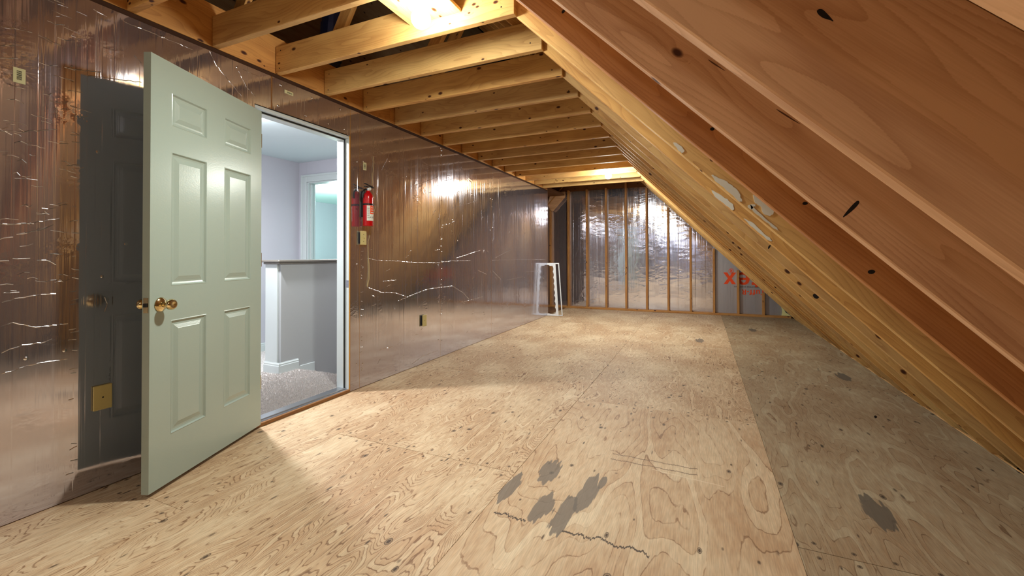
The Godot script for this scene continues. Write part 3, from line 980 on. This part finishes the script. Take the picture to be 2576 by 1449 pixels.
# ------------------------------------------------------------------ joists, rafters, studs
func build_joists() -> void:
	for k in range(-4, 14):
		var z := JOIST_Z - BAY * k
		var label := ""
		if k < 0: label = "pine ceiling joist, %s on the viewer's side of the big bulb" % WORDS[-k - 1]
		elif k == 0: label = "brightly glaring pine ceiling joist right behind the big bulb"
		elif k == 1: label = "lit pine ceiling joist with scratched marks, second behind the big bulb"
		elif k < 10: label = "ceiling joist with a shaded upper half, %s behind the big bulb" % WORDS[k]
		else: label = "short-looking lit ceiling joist, %s behind the big bulb near the foil gable" % WORDS[k]
		var o := thing("ceiling_joist", label, "joist", Vector3(0.0, JOIST_Y, z), "ceiling joists")
		var st := begin()
		board(st, Transform3D(Basis(), Vector3(0.893, 0.092, -0.019)), Vector3(1.782, 0.184, 0.038), 0.0025, Vector2(0.53 * k + 3.0, 0.11 + fposmod(0.171 * k, 0.40)))
		obj("joist_board", st.commit(), mat["lumber_%d" % posmod(k * 3 + 1, 4)], o)
		if k >= 0 and k < 6:
			var nails := begin()
			for n in [[1.71, 0.05], [1.75, 0.13], [0.04, 0.03], [0.05, 0.15]]:
				lathe(nails, Transform3D(Basis(Vector3.RIGHT, PI / 2), Vector3(n[0], n[1], 0.0)), [Vector2(0.0001, 0.0012), Vector2(0.004, 0.001), Vector2(0.0045, 0.0)], 8)
			obj("nail_head", nails.commit(), mat.ink, o).set_meta("kind", "stuff")

func build_rafters() -> void:
	var up := Vector3(-1, 1, 0).normalized()
	var out := Vector3(1, 1, 0).normalized()
	var basis := Basis(up, out, up.cross(out))
	for k in range(-4, 17):
		var z := RAFTER_Z - BAY * k
		var label := ""
		if k < 0: label = "broad brown sloping rafter, %s on the viewer's side of the big bulb" % WORDS[-k - 1]
		elif k == 0: label = "bright yellow sloping rafter smeared with white compound, behind the big bulb"
		elif k == 1: label = "yellow sloping rafter with a white plaster streak, second behind the big bulb"
		else: label = "sloping pine rafter, %s behind the big bulb" % WORDS[k] if k < 16 else "sloping pine rafter set closest to the foil gable"
		if k == 16: label = "sloping pine rafter set against the studs of the foil gable"
		var o := thing("rafter", label, "rafter", Vector3(ROOF_C + 0.08, -0.08, z), "sloping roof rafters")
		var st := begin()
		var len_ := 6.3
		board(st, Transform3D(basis, up * (len_ * 0.5) + out * 0.1175 + Vector3(0, 0, -0.019)), Vector3(len_, 0.235, 0.038), 0.003, Vector2(0.53 * k + 4.0, 0.13 + fposmod(0.147 * k, 0.36)))
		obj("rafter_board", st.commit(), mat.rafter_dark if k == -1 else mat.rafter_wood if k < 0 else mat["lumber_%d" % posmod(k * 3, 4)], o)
		if k == -3: mark(o, "split_knot", "2.827 1.498 2.834 1.499 2.841 1.489 2.846 1.481 2.850 1.474 2.844 1.479 2.836 1.483 2.829 1.491")
		if k == -2: mark(o, "bark_split", "2.959 1.200 2.968 1.215 2.980 1.231 2.989 1.240 2.993 1.235 2.987 1.225 2.977 1.214 2.966 1.204")
		if k == -2: mark(o, "wood_streak", "2.827 1.475 2.848 1.458 2.868 1.439 2.881 1.427 2.875 1.431 2.856 1.446 2.835 1.465")
		if k == -2: mark(o, "wood_streak", "2.675 1.626 2.695 1.609 2.723 1.581 2.707 1.594 2.686 1.612")
		if k == -1: mark(o, "knot", "2.689 1.555 2.698 1.559 2.705 1.551 2.699 1.545 2.690 1.548")
		if k == -1: mark(o, "knot", "2.957 1.282 2.965 1.287 2.974 1.280 2.967 1.274 2.958 1.276")
		if k == -1: mark(o, "knot", "3.123 1.066 3.135 1.071 3.144 1.064 3.136 1.056 3.125 1.057")
		if k == -1: mark(o, "knot", "2.153 2.090 2.173 2.098 2.166 2.080 2.156 2.078")
		if k == 1: mark(o, "knot", "2.963 1.159 2.976 1.170 2.973 1.154 2.963 1.143")
		if k == 3: mark(o, "knot", "3.310 0.866 3.331 0.871 3.348 0.852 3.335 0.833 3.314 0.845")
		if k == 2: mark(o, "knot", "3.496 0.256 3.504 0.262 3.513 0.254 3.502 0.244")
		if k == 0:
			smear(o, "2.545 1.619 2.557 1.618 2.577 1.605 2.593 1.578 2.583 1.569 2.567 1.588")
			smear(o, "2.702 1.464 2.717 1.457 2.74 1.444 2.771 1.421 2.796 1.397 2.811 1.371 2.82 1.342 2.811 1.34 2.786 1.367 2.748 1.405 2.717 1.437")
			smear(o, "2.857 1.368 2.871 1.364 2.889 1.354 2.938 1.301 2.931 1.282 2.917 1.274 2.895 1.291 2.884 1.322 2.867 1.334")
			smear(o, "2.837 1.326 2.864 1.329 2.87 1.321 2.849 1.308")
			smear(o, "2.845 1.327 2.888 1.283 2.938 1.232 2.952 1.212 2.938 1.222 2.902 1.256 2.852 1.308")
		if k == 1:
			smear(o, "2.704 1.462 2.719 1.451 2.751 1.428 2.784 1.402 2.807 1.374 2.814 1.347 2.805 1.344 2.78 1.369 2.743 1.402 2.719 1.434")
			smear(o, "2.855 1.305 2.891 1.28 2.925 1.248 2.963 1.208 2.98 1.186 2.973 1.182 2.934 1.218 2.882 1.268")

func rounded(p: PackedVector2Array) -> PackedVector2Array:
	var q := PackedVector2Array()
	for i in p.size():
		var a := p[i]
		var b := p[(i + 1) % p.size()]
		q.append(a.lerp(b, 0.25))
		q.append(a.lerp(b, 0.75))
	return q

func mark(o: Node3D, called: String, outline: String) -> void:
	var poly := PackedVector2Array()
	var v := outline.split_floats(" ")
	for i in range(0, v.size(), 2): poly.append(Vector2(v[i] - o.position.x, v[i + 1] - o.position.y))
	poly = rounded(rounded(poly))
	var st := begin()
	slab(st, poly, -0.001, 0.0006)
	obj(called, st.commit(), mat.streak_brown if called == "wood_streak" else mat.knot_black, o)

func smear(o: Node3D, outline: String) -> void:
	var poly := PackedVector2Array()
	var v := outline.split_floats(" ")
	var n := v.size() / 2
	for i in n:
		var a := Vector2(v[i * 2], v[i * 2 + 1])
		var b := Vector2(v[(i + 1) % n * 2], v[(i + 1) % n * 2 + 1])
		for t in 3:
			poly.append(a.lerp(b, t / 3.0) + Vector2(rng.randf_range(-0.003, 0.003), rng.randf_range(-0.003, 0.003)) - Vector2(o.position.x, o.position.y))
	poly = rounded(poly)
	var st := begin()
	slab(st, poly, -0.001, 0.0025)
	var s := obj("plaster_smear", st.commit(), mat.plaster, o)
	s.set_meta("label", "dried white plaster smear")

func build_studs() -> void:
	var x0 := -0.378
	for k in 11:
		var x := x0 + BAY * k
		var top := minf(2.53, ROOF_C - x - 0.02)
		if k == 4: top = 2.62
		var label := "brown stud of the foil gable, %s from the foil side wall's corner" % WORDS[k]
		if k == 0: label = "brown stud under the plywood gusset in the dark gable corner"
		if k == 10: label = "shortest brown stud in the low corner of the foil gable"
		if k == 9: label = "short brown stud standing over the orange print on the gable"
		var o := thing("stud", label, "stud", Vector3(x, 0.038, FAR_Z - 0.045), "gable wall studs")
		var st := begin()
		var h := top - 0.038
		board(st, Transform3D(Basis(Vector3.UP, Vector3.LEFT, Vector3.BACK), Vector3(0, h * 0.5, 0)), Vector3(h, 0.038, 0.089), 0.0025, Vector2(0.41 * k, 0.19 * k))
		obj("stud_board", st.commit(), mat.stud_wood, o)
	# plywood gusset and batten in the corner
	var g := thing("gusset", "slanted plywood gusset board in the dark gable corner", "board", Vector3(0, 0, FAR_Z + 0.002))
	var st := begin()
	slab(st, PackedVector2Array([Vector2(-0.435, 2.24), Vector2(-0.36, 2.47), Vector2(-0.335, 2.51), Vector2(-0.03, 2.505), Vector2(-0.026, 2.39), Vector2(-0.315, 2.086), Vector2(-0.36, 2.12)]), 0.0, 0.02)
	obj("gusset_board", st.commit(), mat.rafter_wood, g)
	var b := thing("batten", "thin batten slanting across the gusset board", "batten", Vector3(-0.41, 2.24, FAR_Z + 0.035))
	st = begin()
	board(st, Transform3D(Basis(Vector3.BACK, deg_to_rad(48)), Vector3(0.18, 0.2, 0)), Vector3(0.54, 0.02, 0.012), 0.002)
	obj("batten_board", st.commit(), mat.stud_wood, b)

# ------------------------------------------------------------------ door and its frame
func build_door() -> void:
	var an := deg_to_rad(157.99)
	var x := Vector3(sin(an), 0, -cos(an))
	var d := thing("door_1", "off-white six-panel attic door standing wide open with brass knobs", "door", Vector3(0.02, 0, 0.0514), "", "structure")
	d.basis = Basis(x, Vector3.UP, x.cross(Vector3.UP))      # local z points to the back of the leaf
	var T := 0.035
	var ss := [0.0, 0.106, 0.336, 0.467, 0.695, 0.81]
	var ys := [0.021, 0.25, 0.806, 0.972, 1.629, 1.757, 1.918, 2.066]
	var st := begin()
	for i in 5:
		for j in 7:
			if i % 2 == 1 and j % 2 == 1: continue
			for side in [[0.0, Vector3.FORWARD], [T, Vector3.BACK]]:
				var z: float = side[0]
				flat_quad(st, Vector3(ss[i], ys[j], z), Vector3(ss[i + 1], ys[j], z), Vector3(ss[i + 1], ys[j + 1], z), Vector3(ss[i], ys[j + 1], z), side[1])
	var a0 := Vector2(ss[0], ys[0])
	var a1 := Vector2(ss[5], ys[7])
	flat_quad(st, Vector3(a0.x, a0.y, 0), Vector3(a1.x, a0.y, 0), Vector3(a1.x, a0.y, T), Vector3(a0.x, a0.y, T), Vector3.DOWN)
	flat_quad(st, Vector3(a0.x, a1.y, 0), Vector3(a1.x, a1.y, 0), Vector3(a1.x, a1.y, T), Vector3(a0.x, a1.y, T), Vector3.UP)
	flat_quad(st, Vector3(a0.x, a0.y, 0), Vector3(a0.x, a1.y, 0), Vector3(a0.x, a1.y, T), Vector3(a0.x, a0.y, T), Vector3.LEFT)
	flat_quad(st, Vector3(a1.x, a0.y, 0), Vector3(a1.x, a1.y, 0), Vector3(a1.x, a1.y, T), Vector3(a1.x, a0.y, T), Vector3.RIGHT)
	obj("door_leaf", st.commit(), mat.door_paint, d)
	for side in [[0.0, 1.0], [T, -1.0]]:
		for i in [1, 3]:
			for j in [1, 3, 5]:
				st = begin()
				# moulding dips in, then the field rises back
				var prof := [[0.0, 0.0], [0.004, -0.0015], [0.010, 0.007], [0.018, 0.009], [0.026, 0.008], [0.044, 0.0025], [0.047, 0.0015]]
				for p in prof.size() - 1:
					ring(st, ss[i], ss[i + 1], ys[j], ys[j + 1], prof[p][0], side[0] + side[1] * prof[p][1], prof[p + 1][0], side[0] + side[1] * prof[p + 1][1], Vector3(0, 0, -side[1]))
				var q: Array = prof[-1]
				var zz: float = side[0] + side[1] * q[1]
				flat_quad(st, Vector3(ss[i] + q[0], ys[j] + q[0], zz), Vector3(ss[i + 1] - q[0], ys[j] + q[0], zz), Vector3(ss[i + 1] - q[0], ys[j + 1] - q[0], zz), Vector3(ss[i] + q[0], ys[j + 1] - q[0], zz), Vector3(0, 0, -side[1]))
				obj("door_panel", st.commit(), mat.door_paint, d)
	# knobs on both faces
	for side in [[0.0, -1.0], [T, 1.0]]:
		var kb := Transform3D(Basis(Vector3.RIGHT, PI / 2 * side[1]), Vector3(0.752, 0.889, side[0]))
		st = begin()
		lathe(st, kb, [Vector2(0.033, 0.0), Vector2(0.034, 0.003), Vector2(0.031, 0.007), Vector2(0.020, 0.012), Vector2(0.013, 0.015)], 32)
		lathe(st, kb, [Vector2(0.012, 0.014), Vector2(0.011, 0.026), Vector2(0.013, 0.032), Vector2(0.021, 0.039), Vector2(0.0255, 0.047), Vector2(0.026, 0.053), Vector2(0.0245, 0.060), Vector2(0.020, 0.065), Vector2(0.012, 0.0655), Vector2(0.0005, 0.0635)], 32)
		obj("door_knob", st.commit(), mat.brass, d)
	var lp := obj("latch_plate", box_mesh(Vector3(0.81, 0.855, 0.006), Vector3(0.8115, 0.925, 0.029), 0.0005, 1), mat.brass, d)
	obj("latch_bolt", box_mesh(Vector3(0.811, 0.882, 0.010), Vector3(0.817, 0.900, 0.026), 0.001, 1), mat.latch_dark, lp)
	for yy in [0.25, 1.05, 1.83]:
		st = begin()
		lathe(st, Transform3D(Basis(), Vector3(-0.004, yy, 0.006)), [Vector2(0.0005, 0.0), Vector2(0.006, 0.0), Vector2(0.006, 0.09), Vector2(0.0005, 0.09)], 12)
		obj("door_hinge", st.commit(), mat.brass, d)
	# frame of the opening
	var t := thing("trim_1", "white attic door frame with strike plate, weatherstrip and metal sill", "door frame", Vector3.ZERO, "", "structure")
	var zr := -0.722
	var zl := 0.082
	st = begin()
	add_box(st, Vector3(-0.125, 0.02, zr - 0.022), Vector3(-0.004, 2.104, zr + 0.001), 0.002, 1)
	add_box(st, Vector3(-0.125, 0.02, zr + 0.001), Vector3(-0.052, 2.09, zr + 0.014), 0.002, 1)
	obj("door_jamb", st.commit(), mat.white_trim, t)
	st = begin()
	add_box(st, Vector3(-0.125, 0.02, zl - 0.001), Vector3(-0.004, 2.104, zl + 0.022), 0.002, 1)
	obj("door_jamb", st.commit(), mat.white_trim, t)
	st = begin()
	add_box(st, Vector3(-0.125, 2.09, zr), Vector3(-0.004, 2.108, zl), 0.002, 2)
	add_box(st, Vector3(-0.125, 2.076, zr + 0.014), Vector3(-0.052, 2.09, zl), 0.002, 2)
	obj("door_head", st.commit(), mat.white_trim, t)
	st = begin()
	add_box(st, Vector3(-0.052, 0.03, zr + 0.002), Vector3(-0.044, 2.085, zr + 0.011), 0.002, 1)
	add_box(st, Vector3(-0.052, 2.08, zr + 0.011), Vector3(-0.044, 2.089, zl), 0.002, 2)
	obj("weatherstrip", st.commit(), mat.weatherstrip, t)
	obj("strike_plate", box_mesh(Vector3(-0.036, 0.86, zr + 0.0012), Vector3(-0.008, 0.92, zr + 0.0024), 0.0004, 1), mat.steel, t)
	st = begin()
	add_box(st, Vector3(-0.11, 0.002, zr), Vector3(-0.03, 0.034, zl), 0.004, 2)
	add_box(st, Vector3(-0.03, 0.002, zr), Vector3(-0.012, 0.026, zl), 0.003, 2)
	obj("door_sill", st.commit(), mat.steel, t)
	obj("sill_board", box_mesh(Vector3(-0.0115, 0.0005, zr), Vector3(0.008, 0.024, zl), 0.002, 2), mat.sill_wood, t)
	obj("foam_edge", box_mesh(Vector3(-0.02, 0.004, -0.7295), Vector3(-0.001, 2.11, -0.7225), 0.001, 1), mat.foam_edge, t)
	obj("header_edge", box_mesh(Vector3(-0.02, 2.1085, -0.72), Vector3(-0.002, 2.1145, 0.082), 0.001, 2), mat.gap_dark, t)

func ring(st: SurfaceTool, x0: float, x1: float, y0: float, y1: float, i0: float, z0: float, i1: float, z1: float, towards: Vector3) -> void:
	var a := [Vector3(x0 + i0, y0 + i0, z0), Vector3(x1 - i0, y0 + i0, z0), Vector3(x1 - i0, y1 - i0, z0), Vector3(x0 + i0, y1 - i0, z0)]
	var b := [Vector3(x0 + i1, y0 + i1, z1), Vector3(x1 - i1, y0 + i1, z1), Vector3(x1 - i1, y1 - i1, z1), Vector3(x0 + i1, y1 - i1, z1)]
	for k in 4:
		var n := (k + 1) % 4
		flat_quad(st, a[k], a[n], b[n], b[k], towards)

# ------------------------------------------------------------------ small things
func build_small_things() -> void:
	bulb("light_fixture", "big glowing bare bulb in a porcelain lampholder between the front joists", Vector3(1.373, 2.308, 0.17))
	bulb("light_fixture", "small distant bare bulb in a porcelain lampholder near the foil gable", Vector3(1.40, 2.302, -4.345))
	bulb("light_fixture", "added unseen fill bulb in a porcelain lampholder behind the viewer", Vector3(1.40, 2.305, 2.97))  # fixture for the added fill light, out of view
	var mb := thing("mounting_board", "pale board bridging two joists above the big bulb", "board", Vector3(1.30, 2.452, 0.123))
	var st := begin()
	board(st, Transform3D(Basis(Vector3.UP, deg_to_rad(90)), Vector3.ZERO), Vector3(0.362, 0.019, 0.34), 0.002, Vector2(0.5, 0.3))
	obj("bridging_board", st.commit(), mat.lumber_0, mb)
	mb = thing("mounting_board", "board bridging two joists above the distant small bulb", "board", Vector3(1.40, 2.4435, -4.345))
	st = begin()
	board(st, Transform3D(Basis(Vector3.UP, deg_to_rad(90)), Vector3.ZERO), Vector3(0.362, 0.019, 0.16), 0.002, Vector2(0.9, 0.1))
	obj("bridging_board", st.commit(), mat.lumber_1, mb)
	# roof truss webs and duct in the loft above the joists
	var webs := [
		["slanted truss web crossing the dark loft behind the second near joist", Vector3(0.25, 2.56, -0.30), Vector3(0.70, 3.30, -0.30)],
		["wide truss web board leaning in the loft above the big bulb", Vector3(0.75, 2.56, -0.72), Vector3(1.05, 3.0, -0.72)],
		["slanted truss web in the dark loft above the door", Vector3(-0.15, 2.63, 0.12), Vector3(0.40, 3.45, 0.12)],
		["low truss web in the loft beyond the lit joist", Vector3(0.5, 2.56, -1.15), Vector3(0.85, 3.15, -1.15)]]
	for v in webs:
		var o := thing("truss_web", v[0], "truss web", v[1])
		var dir: Vector3 = v[2] - v[1]
		var x := dir.normalized()
		var yv := Vector3.BACK.cross(x)
		st = begin()
		board(st, Transform3D(Basis(x, yv, Vector3.BACK), dir * 0.5), Vector3(dir.length(), 0.089, 0.038), 0.002)
		obj("web_board", st.commit(), mat.lumber_1, o)
	var du := thing("flexible_duct", "dark blue wrapped duct hanging in the loft above the door", "duct", Vector3(-0.35, 2.62, -0.8))
	st = begin()
	var pts := []
	for i in 14:
		pts.append(Vector3(0.0 + 0.02 * i, 0.02 * i * i * 0.35, 0.01 * i))
	for i in pts.size() - 1:
		tube(st, [pts[i], pts[i + 1]], 0.085 + 0.008 * (i % 2), 14)
	obj("duct_sleeve", st.commit(), mat.duct_wrap, du)
	# fire extinguisher
	var fe := thing("fire_extinguisher", "red fire extinguisher with black strap hanging on the foil beside the doorway", "fire extinguisher", Vector3(0.062, 1.372, -0.868))
	st = begin()
	lathe(st, Transform3D(), [Vector2(0.0005, 0.0), Vector2(0.038, 0.0), Vector2(0.042, 0.004), Vector2(0.042, 0.235), Vector2(0.040, 0.252), Vector2(0.033, 0.272), Vector2(0.022, 0.286), Vector2(0.015, 0.294), Vector2(0.014, 0.302), Vector2(0.0005, 0.302)], 32)
	obj("cylinder_body", st.commit(), mat.red_paint, fe)
	st = begin()
	lathe(st, Transform3D(Basis(), Vector3(0, 0.300, 0)), [Vector2(0.0005, 0.0), Vector2(0.013, 0.0), Vector2(0.013, 0.022), Vector2(0.0005, 0.022)], 18)
	obj("valve", st.commit(), mat.steel, fe)
	st = begin()
	board(st, Transform3D(Basis(Vector3.BACK, 0.05), Vector3(0.0, 0.334, -0.012)).rotated_local(Vector3.UP, PI / 2), Vector3(0.105, 0.007, 0.018), 0.002)
	board(st, Transform3D(Basis(Vector3.RIGHT, -0.22), Vector3(0.0, 0.349, -0.006)).rotated_local(Vector3.UP, PI / 2), Vector3(0.10, 0.006, 0.018), 0.002)
	obj("lever_handle", st.commit(), mat.black_plastic, fe)
	st = begin()
	lathe(st, Transform3D(Basis(Vector3.BACK, -PI / 2), Vector3(0.013, 0.316, 0)), [Vector2(0.0005, 0.012), Vector2(0.012, 0.010), Vector2(0.013, 0.0)], 18)
	obj("pressure_gauge", st.commit(), mat.paper, fe)
	st = begin()
	var hose := []
	for i in 11:
		var a := i / 10.0
		hose.append(Vector3(-0.012, 0.312 - 0.075 * a * a, 0.013 + 0.038 * sin(a * 1.7)))
	tube(st, hose, 0.008, 10)
	obj("hose", st.commit(), mat.black_plastic, fe)
	st = begin()
	lathe(st, Transform3D(), [Vector2(0.0425, 0.176), Vector2(0.0445, 0.177), Vector2(0.0445, 0.189), Vector2(0.0425, 0.190)], 32)
	obj("bracket_strap", st.commit(), mat.black_plastic, fe)
	obj("wall_bracket", box_mesh(Vector3(-0.0605, 0.08, -0.018), Vector3(-0.041, 0.30, 0.018), 0.002, 1), mat.black_plastic, fe)
	var lb := obj("paper_label", wrap_patch(0.0423, -80, 62, 0.045, 0.172), mat.paper, fe)
	obj("red_block", wrap_patch(0.0426, -40, 25, 0.100, 0.170), mat.orange_ink, lb)
	for i in 3:
		obj("text_line", wrap_patch(0.0429, -32, 16, 0.112 + 0.02 * i, 0.117 + 0.02 * i), mat.paper, lb)
	for i in 6:
		obj("text_line", wrap_patch(0.0426, 32, 56, 0.066 + 0.016 * i, 0.070 + 0.016 * i), mat.grey_ink, lb)
	curved_text(lb, "ABC", 0.0427, -28, 0.072, 0.020)
	# switch and outlets
	wall_plate("light_switch", "ivory toggle switch plate under the red fire extinguisher", "switch", -0.858, 1.273, 0.022, true)
	wall_plate("outlet_cover", "ivory blank outlet cover low on the foil behind the open door", "outlet", 0.839, 0.440, 0.012, false)
	wall_plate("outlet_cover", "ivory outlet cover low on the foil beyond the doorway", "outlet", -1.722, 0.449, 0.022, false)
	# stickers
	sticker("cream barcode sticker high on the crinkled foil behind the door's free edge", 1.116, 1.887, 0.036, 0.064, true)
	sticker("cream barcode sticker on the foil strip above the doorway", -0.162, 2.268, 0.068, 0.024, false)
	sticker("cream barcode sticker on the foil above the fire extinguisher", -0.893, 1.892, 0.038, 0.066, true)
	# loose string beside the extinguisher
	var sg := thing("string", "frayed tan string hanging down the foil beside the fire extinguisher", "string", Vector3(0.004, 0, 0))
	for l in [[[-0.985, 2.0], [-0.998, 1.95], [-0.985, 1.85], [-0.978, 1.74]], [[-1.02, 1.57], [-1.0, 1.50], [-0.97, 1.40], [-0.955, 1.33], [-0.93, 1.24], [-0.93, 1.12], [-0.935, 1.0], [-0.93, 0.93], [-0.915, 0.86]], [[-0.93, 1.12], [-0.945, 1.02], [-0.94, 0.92], [-0.92, 0.85]]]:
		var p := []
		for q in l: p.append(Vector3(0.001 + rng.randf() * 0.002, q[1], q[0]))
		st = begin()
		tube(st, p, 0.0016, 6)
		obj("string_strand", st.commit(), mat.string, sg)
	# white scalloped frames leaning at the end of the foil wall
	var fr := thing("scalloped_frame", "white frame with a scalloped inner edge leaning at the foil wall's end", "frame", Vector3(0, 0, -5.56))
	var poly := PackedVector2Array([Vector2(0.003, 0.004), Vector2(0.226, 0.004), Vector2(0.166, 0.985), Vector2(0.003, 0.985), Vector2(0.003, 0.945)])
	for p in [Vector2(0.02, 0.953), Vector2(0.035, 0.948), Vector2(0.05, 0.938), Vector2(0.075, 0.932)]: poly.append(p)
	for i in 8:
		var y := 0.935 - 0.11 * i
		for k in 4:
			var yy := y - 0.11 * k / 4.0
			var edge := 0.226 - 0.0612 * yy
			poly.append(Vector2(edge - 0.056 + 0.016 * sin(PI * k / 4.0), yy))
	for p in [Vector2(0.168, 0.05), Vector2(0.14, 0.042), Vector2(0.11, 0.03), Vector2(0.06, 0.036), Vector2(0.03, 0.044), Vector2(0.003, 0.040)]: poly.append(p)
	st = begin()
	slab(st, poly, -0.009, 0.009)
	obj("scalloped_board", st.commit(), mat.frame_white, fr)
	fr = thing("plain_frame", "second white frame with plain edges standing behind the scalloped one", "frame", Vector3(0, 0, -5.60))
	poly = PackedVector2Array([Vector2(0.06, 0.004), Vector2(0.292, 0.004), Vector2(0.224, 0.985), Vector2(0.06, 0.985), Vector2(0.06, 0.968), Vector2(0.21, 0.968), Vector2(0.276, 0.022), Vector2(0.06, 0.022)])
	st = begin()
	slab(st, poly, -0.008, 0.008)
	obj("frame_board", st.commit(), mat.frame_white, fr)
	# scrap of pale foam where gable, floor and roof meet
	var fs := thing("foam_scrap", "pale yellow foam scrap stuffed into the low gable corner", "foam", Vector3(4.03, 0.04, FAR_Z - 0.075))
	st = begin()
	slab(st, PackedVector2Array([Vector2(-0.06, 0.0), Vector2(0.08, 0.0), Vector2(0.03, 0.04), Vector2(0.0, 0.06), Vector2(-0.03, 0.13), Vector2(-0.075, 0.19), Vector2(-0.05, 0.1), Vector2(-0.05, 0.05)]), 0.0, 0.03)
	obj("foam_piece", st.commit(), mat.foam_scrap, fs)

func bulb(called: String, label: String, at: Vector3) -> void:
	var o := thing(called, label, "light bulb", at, "bare ceiling bulbs")
	var st := begin()
	var prof := []
	for i in 15:
		var a := -PI / 2 + (PI * 0.86) * i / 14.0
		prof.append(Vector2(maxf(0.0005, 0.049 * cos(a)), 0.049 * sin(a)))
	prof.append(Vector2(0.019, 0.055))
	prof.append(Vector2(0.017, 0.068))
	lathe(st, Transform3D(), prof, 32)
	obj("bulb_glass", st.commit(), mat.bulb_glass, o)
	st = begin()
	lathe(st, Transform3D(), [Vector2(0.014, 0.064), Vector2(0.022, 0.066), Vector2(0.026, 0.078), Vector2(0.045, 0.084), Vector2(0.055, 0.090), Vector2(0.057, 0.098), Vector2(0.050, 0.112), Vector2(0.040, 0.116), Vector2(0.040, 0.130), Vector2(0.0005, 0.130)], 32)
	obj("lampholder", st.commit(), mat.porcelain, o)

func wrap_patch(r: float, deg0: float, deg1: float, y0: float, y1: float) -> ArrayMesh:
	# a sheet on a cylinder about y; 0 degrees looks along +x, positive towards +z
	var st := begin()
	var n := 12
	for i in n:
		var a := deg_to_rad(lerpf(deg0, deg1, float(i) / n))
		var b := deg_to_rad(lerpf(deg0, deg1, float(i + 1) / n))
		var na := Vector3(cos(a), 0, sin(a))
		var nb := Vector3(cos(b), 0, sin(b))
		quad(st, na * r + Vector3.UP * y0, nb * r + Vector3.UP * y0, nb * r + Vector3.UP * y1, na * r + Vector3.UP * y1, (na + nb).normalized())
	return st.commit()

func curved_text(under: Node3D, text: String, r: float, deg: float, y: float, size: float) -> void:
	for i in text.length():
		var t := TextMesh.new()
		t.text = text[i]
		var f := SystemFont.new()
		f.font_names = PackedStringArray(["Droid Sans"])
		t.font = f
		t.font_size = 32
		t.pixel_size = size / 32.0
		t.depth = 0.0006
		var o := obj("label_letter", t, mat.ink, under)
		var a := deg_to_rad(deg + 50.0 - 24.0 * i)
		o.position = Vector3(cos(a) * r, y, sin(a) * r)
		o.rotation.y = PI / 2 - a

func wall_plate(called: String, label: String, category: String, z: float, y: float, proud: float, toggle: bool) -> void:
	var o := thing(called, label, category, Vector3(0, y, z))
	obj("box_rim", box_mesh(Vector3(0.0005, -0.048, -0.026), Vector3(proud - 0.006, 0.048, 0.026), 0.001, 1), mat.gap_dark, o)
	var w := 0.036
	var h := 0.059
	var st := begin()
	add_box(st, Vector3(proud - 0.006, -h, -w), Vector3(proud, h, w), 0.003, 1)
	obj("cover_plate", st.commit(), mat.ivory_plastic, o)
	if toggle:
		st = begin()
		board(st, Transform3D(Basis(Vector3.BACK, 0.5), Vector3(proud + 0.005, 0.002, 0)), Vector3(0.018, 0.008, 0.006), 0.001)
		obj("toggle", st.commit(), mat.ivory_plastic, o)
	for yy in ([-0.03, 0.03] if toggle else [0.0]):
		st = begin()
		lathe(st, Transform3D(Basis(Vector3.BACK, -PI / 2), Vector3(proud, yy, 0)), [Vector2(0.0003, 0.0012), Vector2(0.003, 0.001), Vector2(0.0036, 0.0)], 10)
		obj("plate_screw", st.commit(), mat.gap_dark, o)

func sticker(label: String, z: float, y: float, wz: float, hy: float, upright: bool) -> void:
	var o := thing("barcode_sticker", label, "sticker", Vector3(0.0008, y, z), "barcode stickers on the foil")
	obj("sticker_paper", box_mesh(Vector3(0, -hy / 2, -wz / 2), Vector3(0.0007, hy / 2, wz / 2), 0.0001, 1), mat.cream_paper, o)
	var st := begin()
	var p := -0.28
	while p < 0.3:
		var t := rng.randf_range(0.012, 0.05)
		if upright: add_box(st, Vector3(0.0007, hy * p, -wz * 0.2), Vector3(0.0010, hy * (p + t), wz * 0.22), 0.00005, 1)
		else: add_box(st, Vector3(0.0007, -hy * 0.22, wz * (p - 0.08)), Vector3(0.0010, hy * 0.2, wz * (p + t - 0.08)), 0.00005, 1)
		p += t + rng.randf_range(0.012, 0.04)
	obj("barcode", st.commit(), mat.ink, o).set_meta("kind", "stuff")
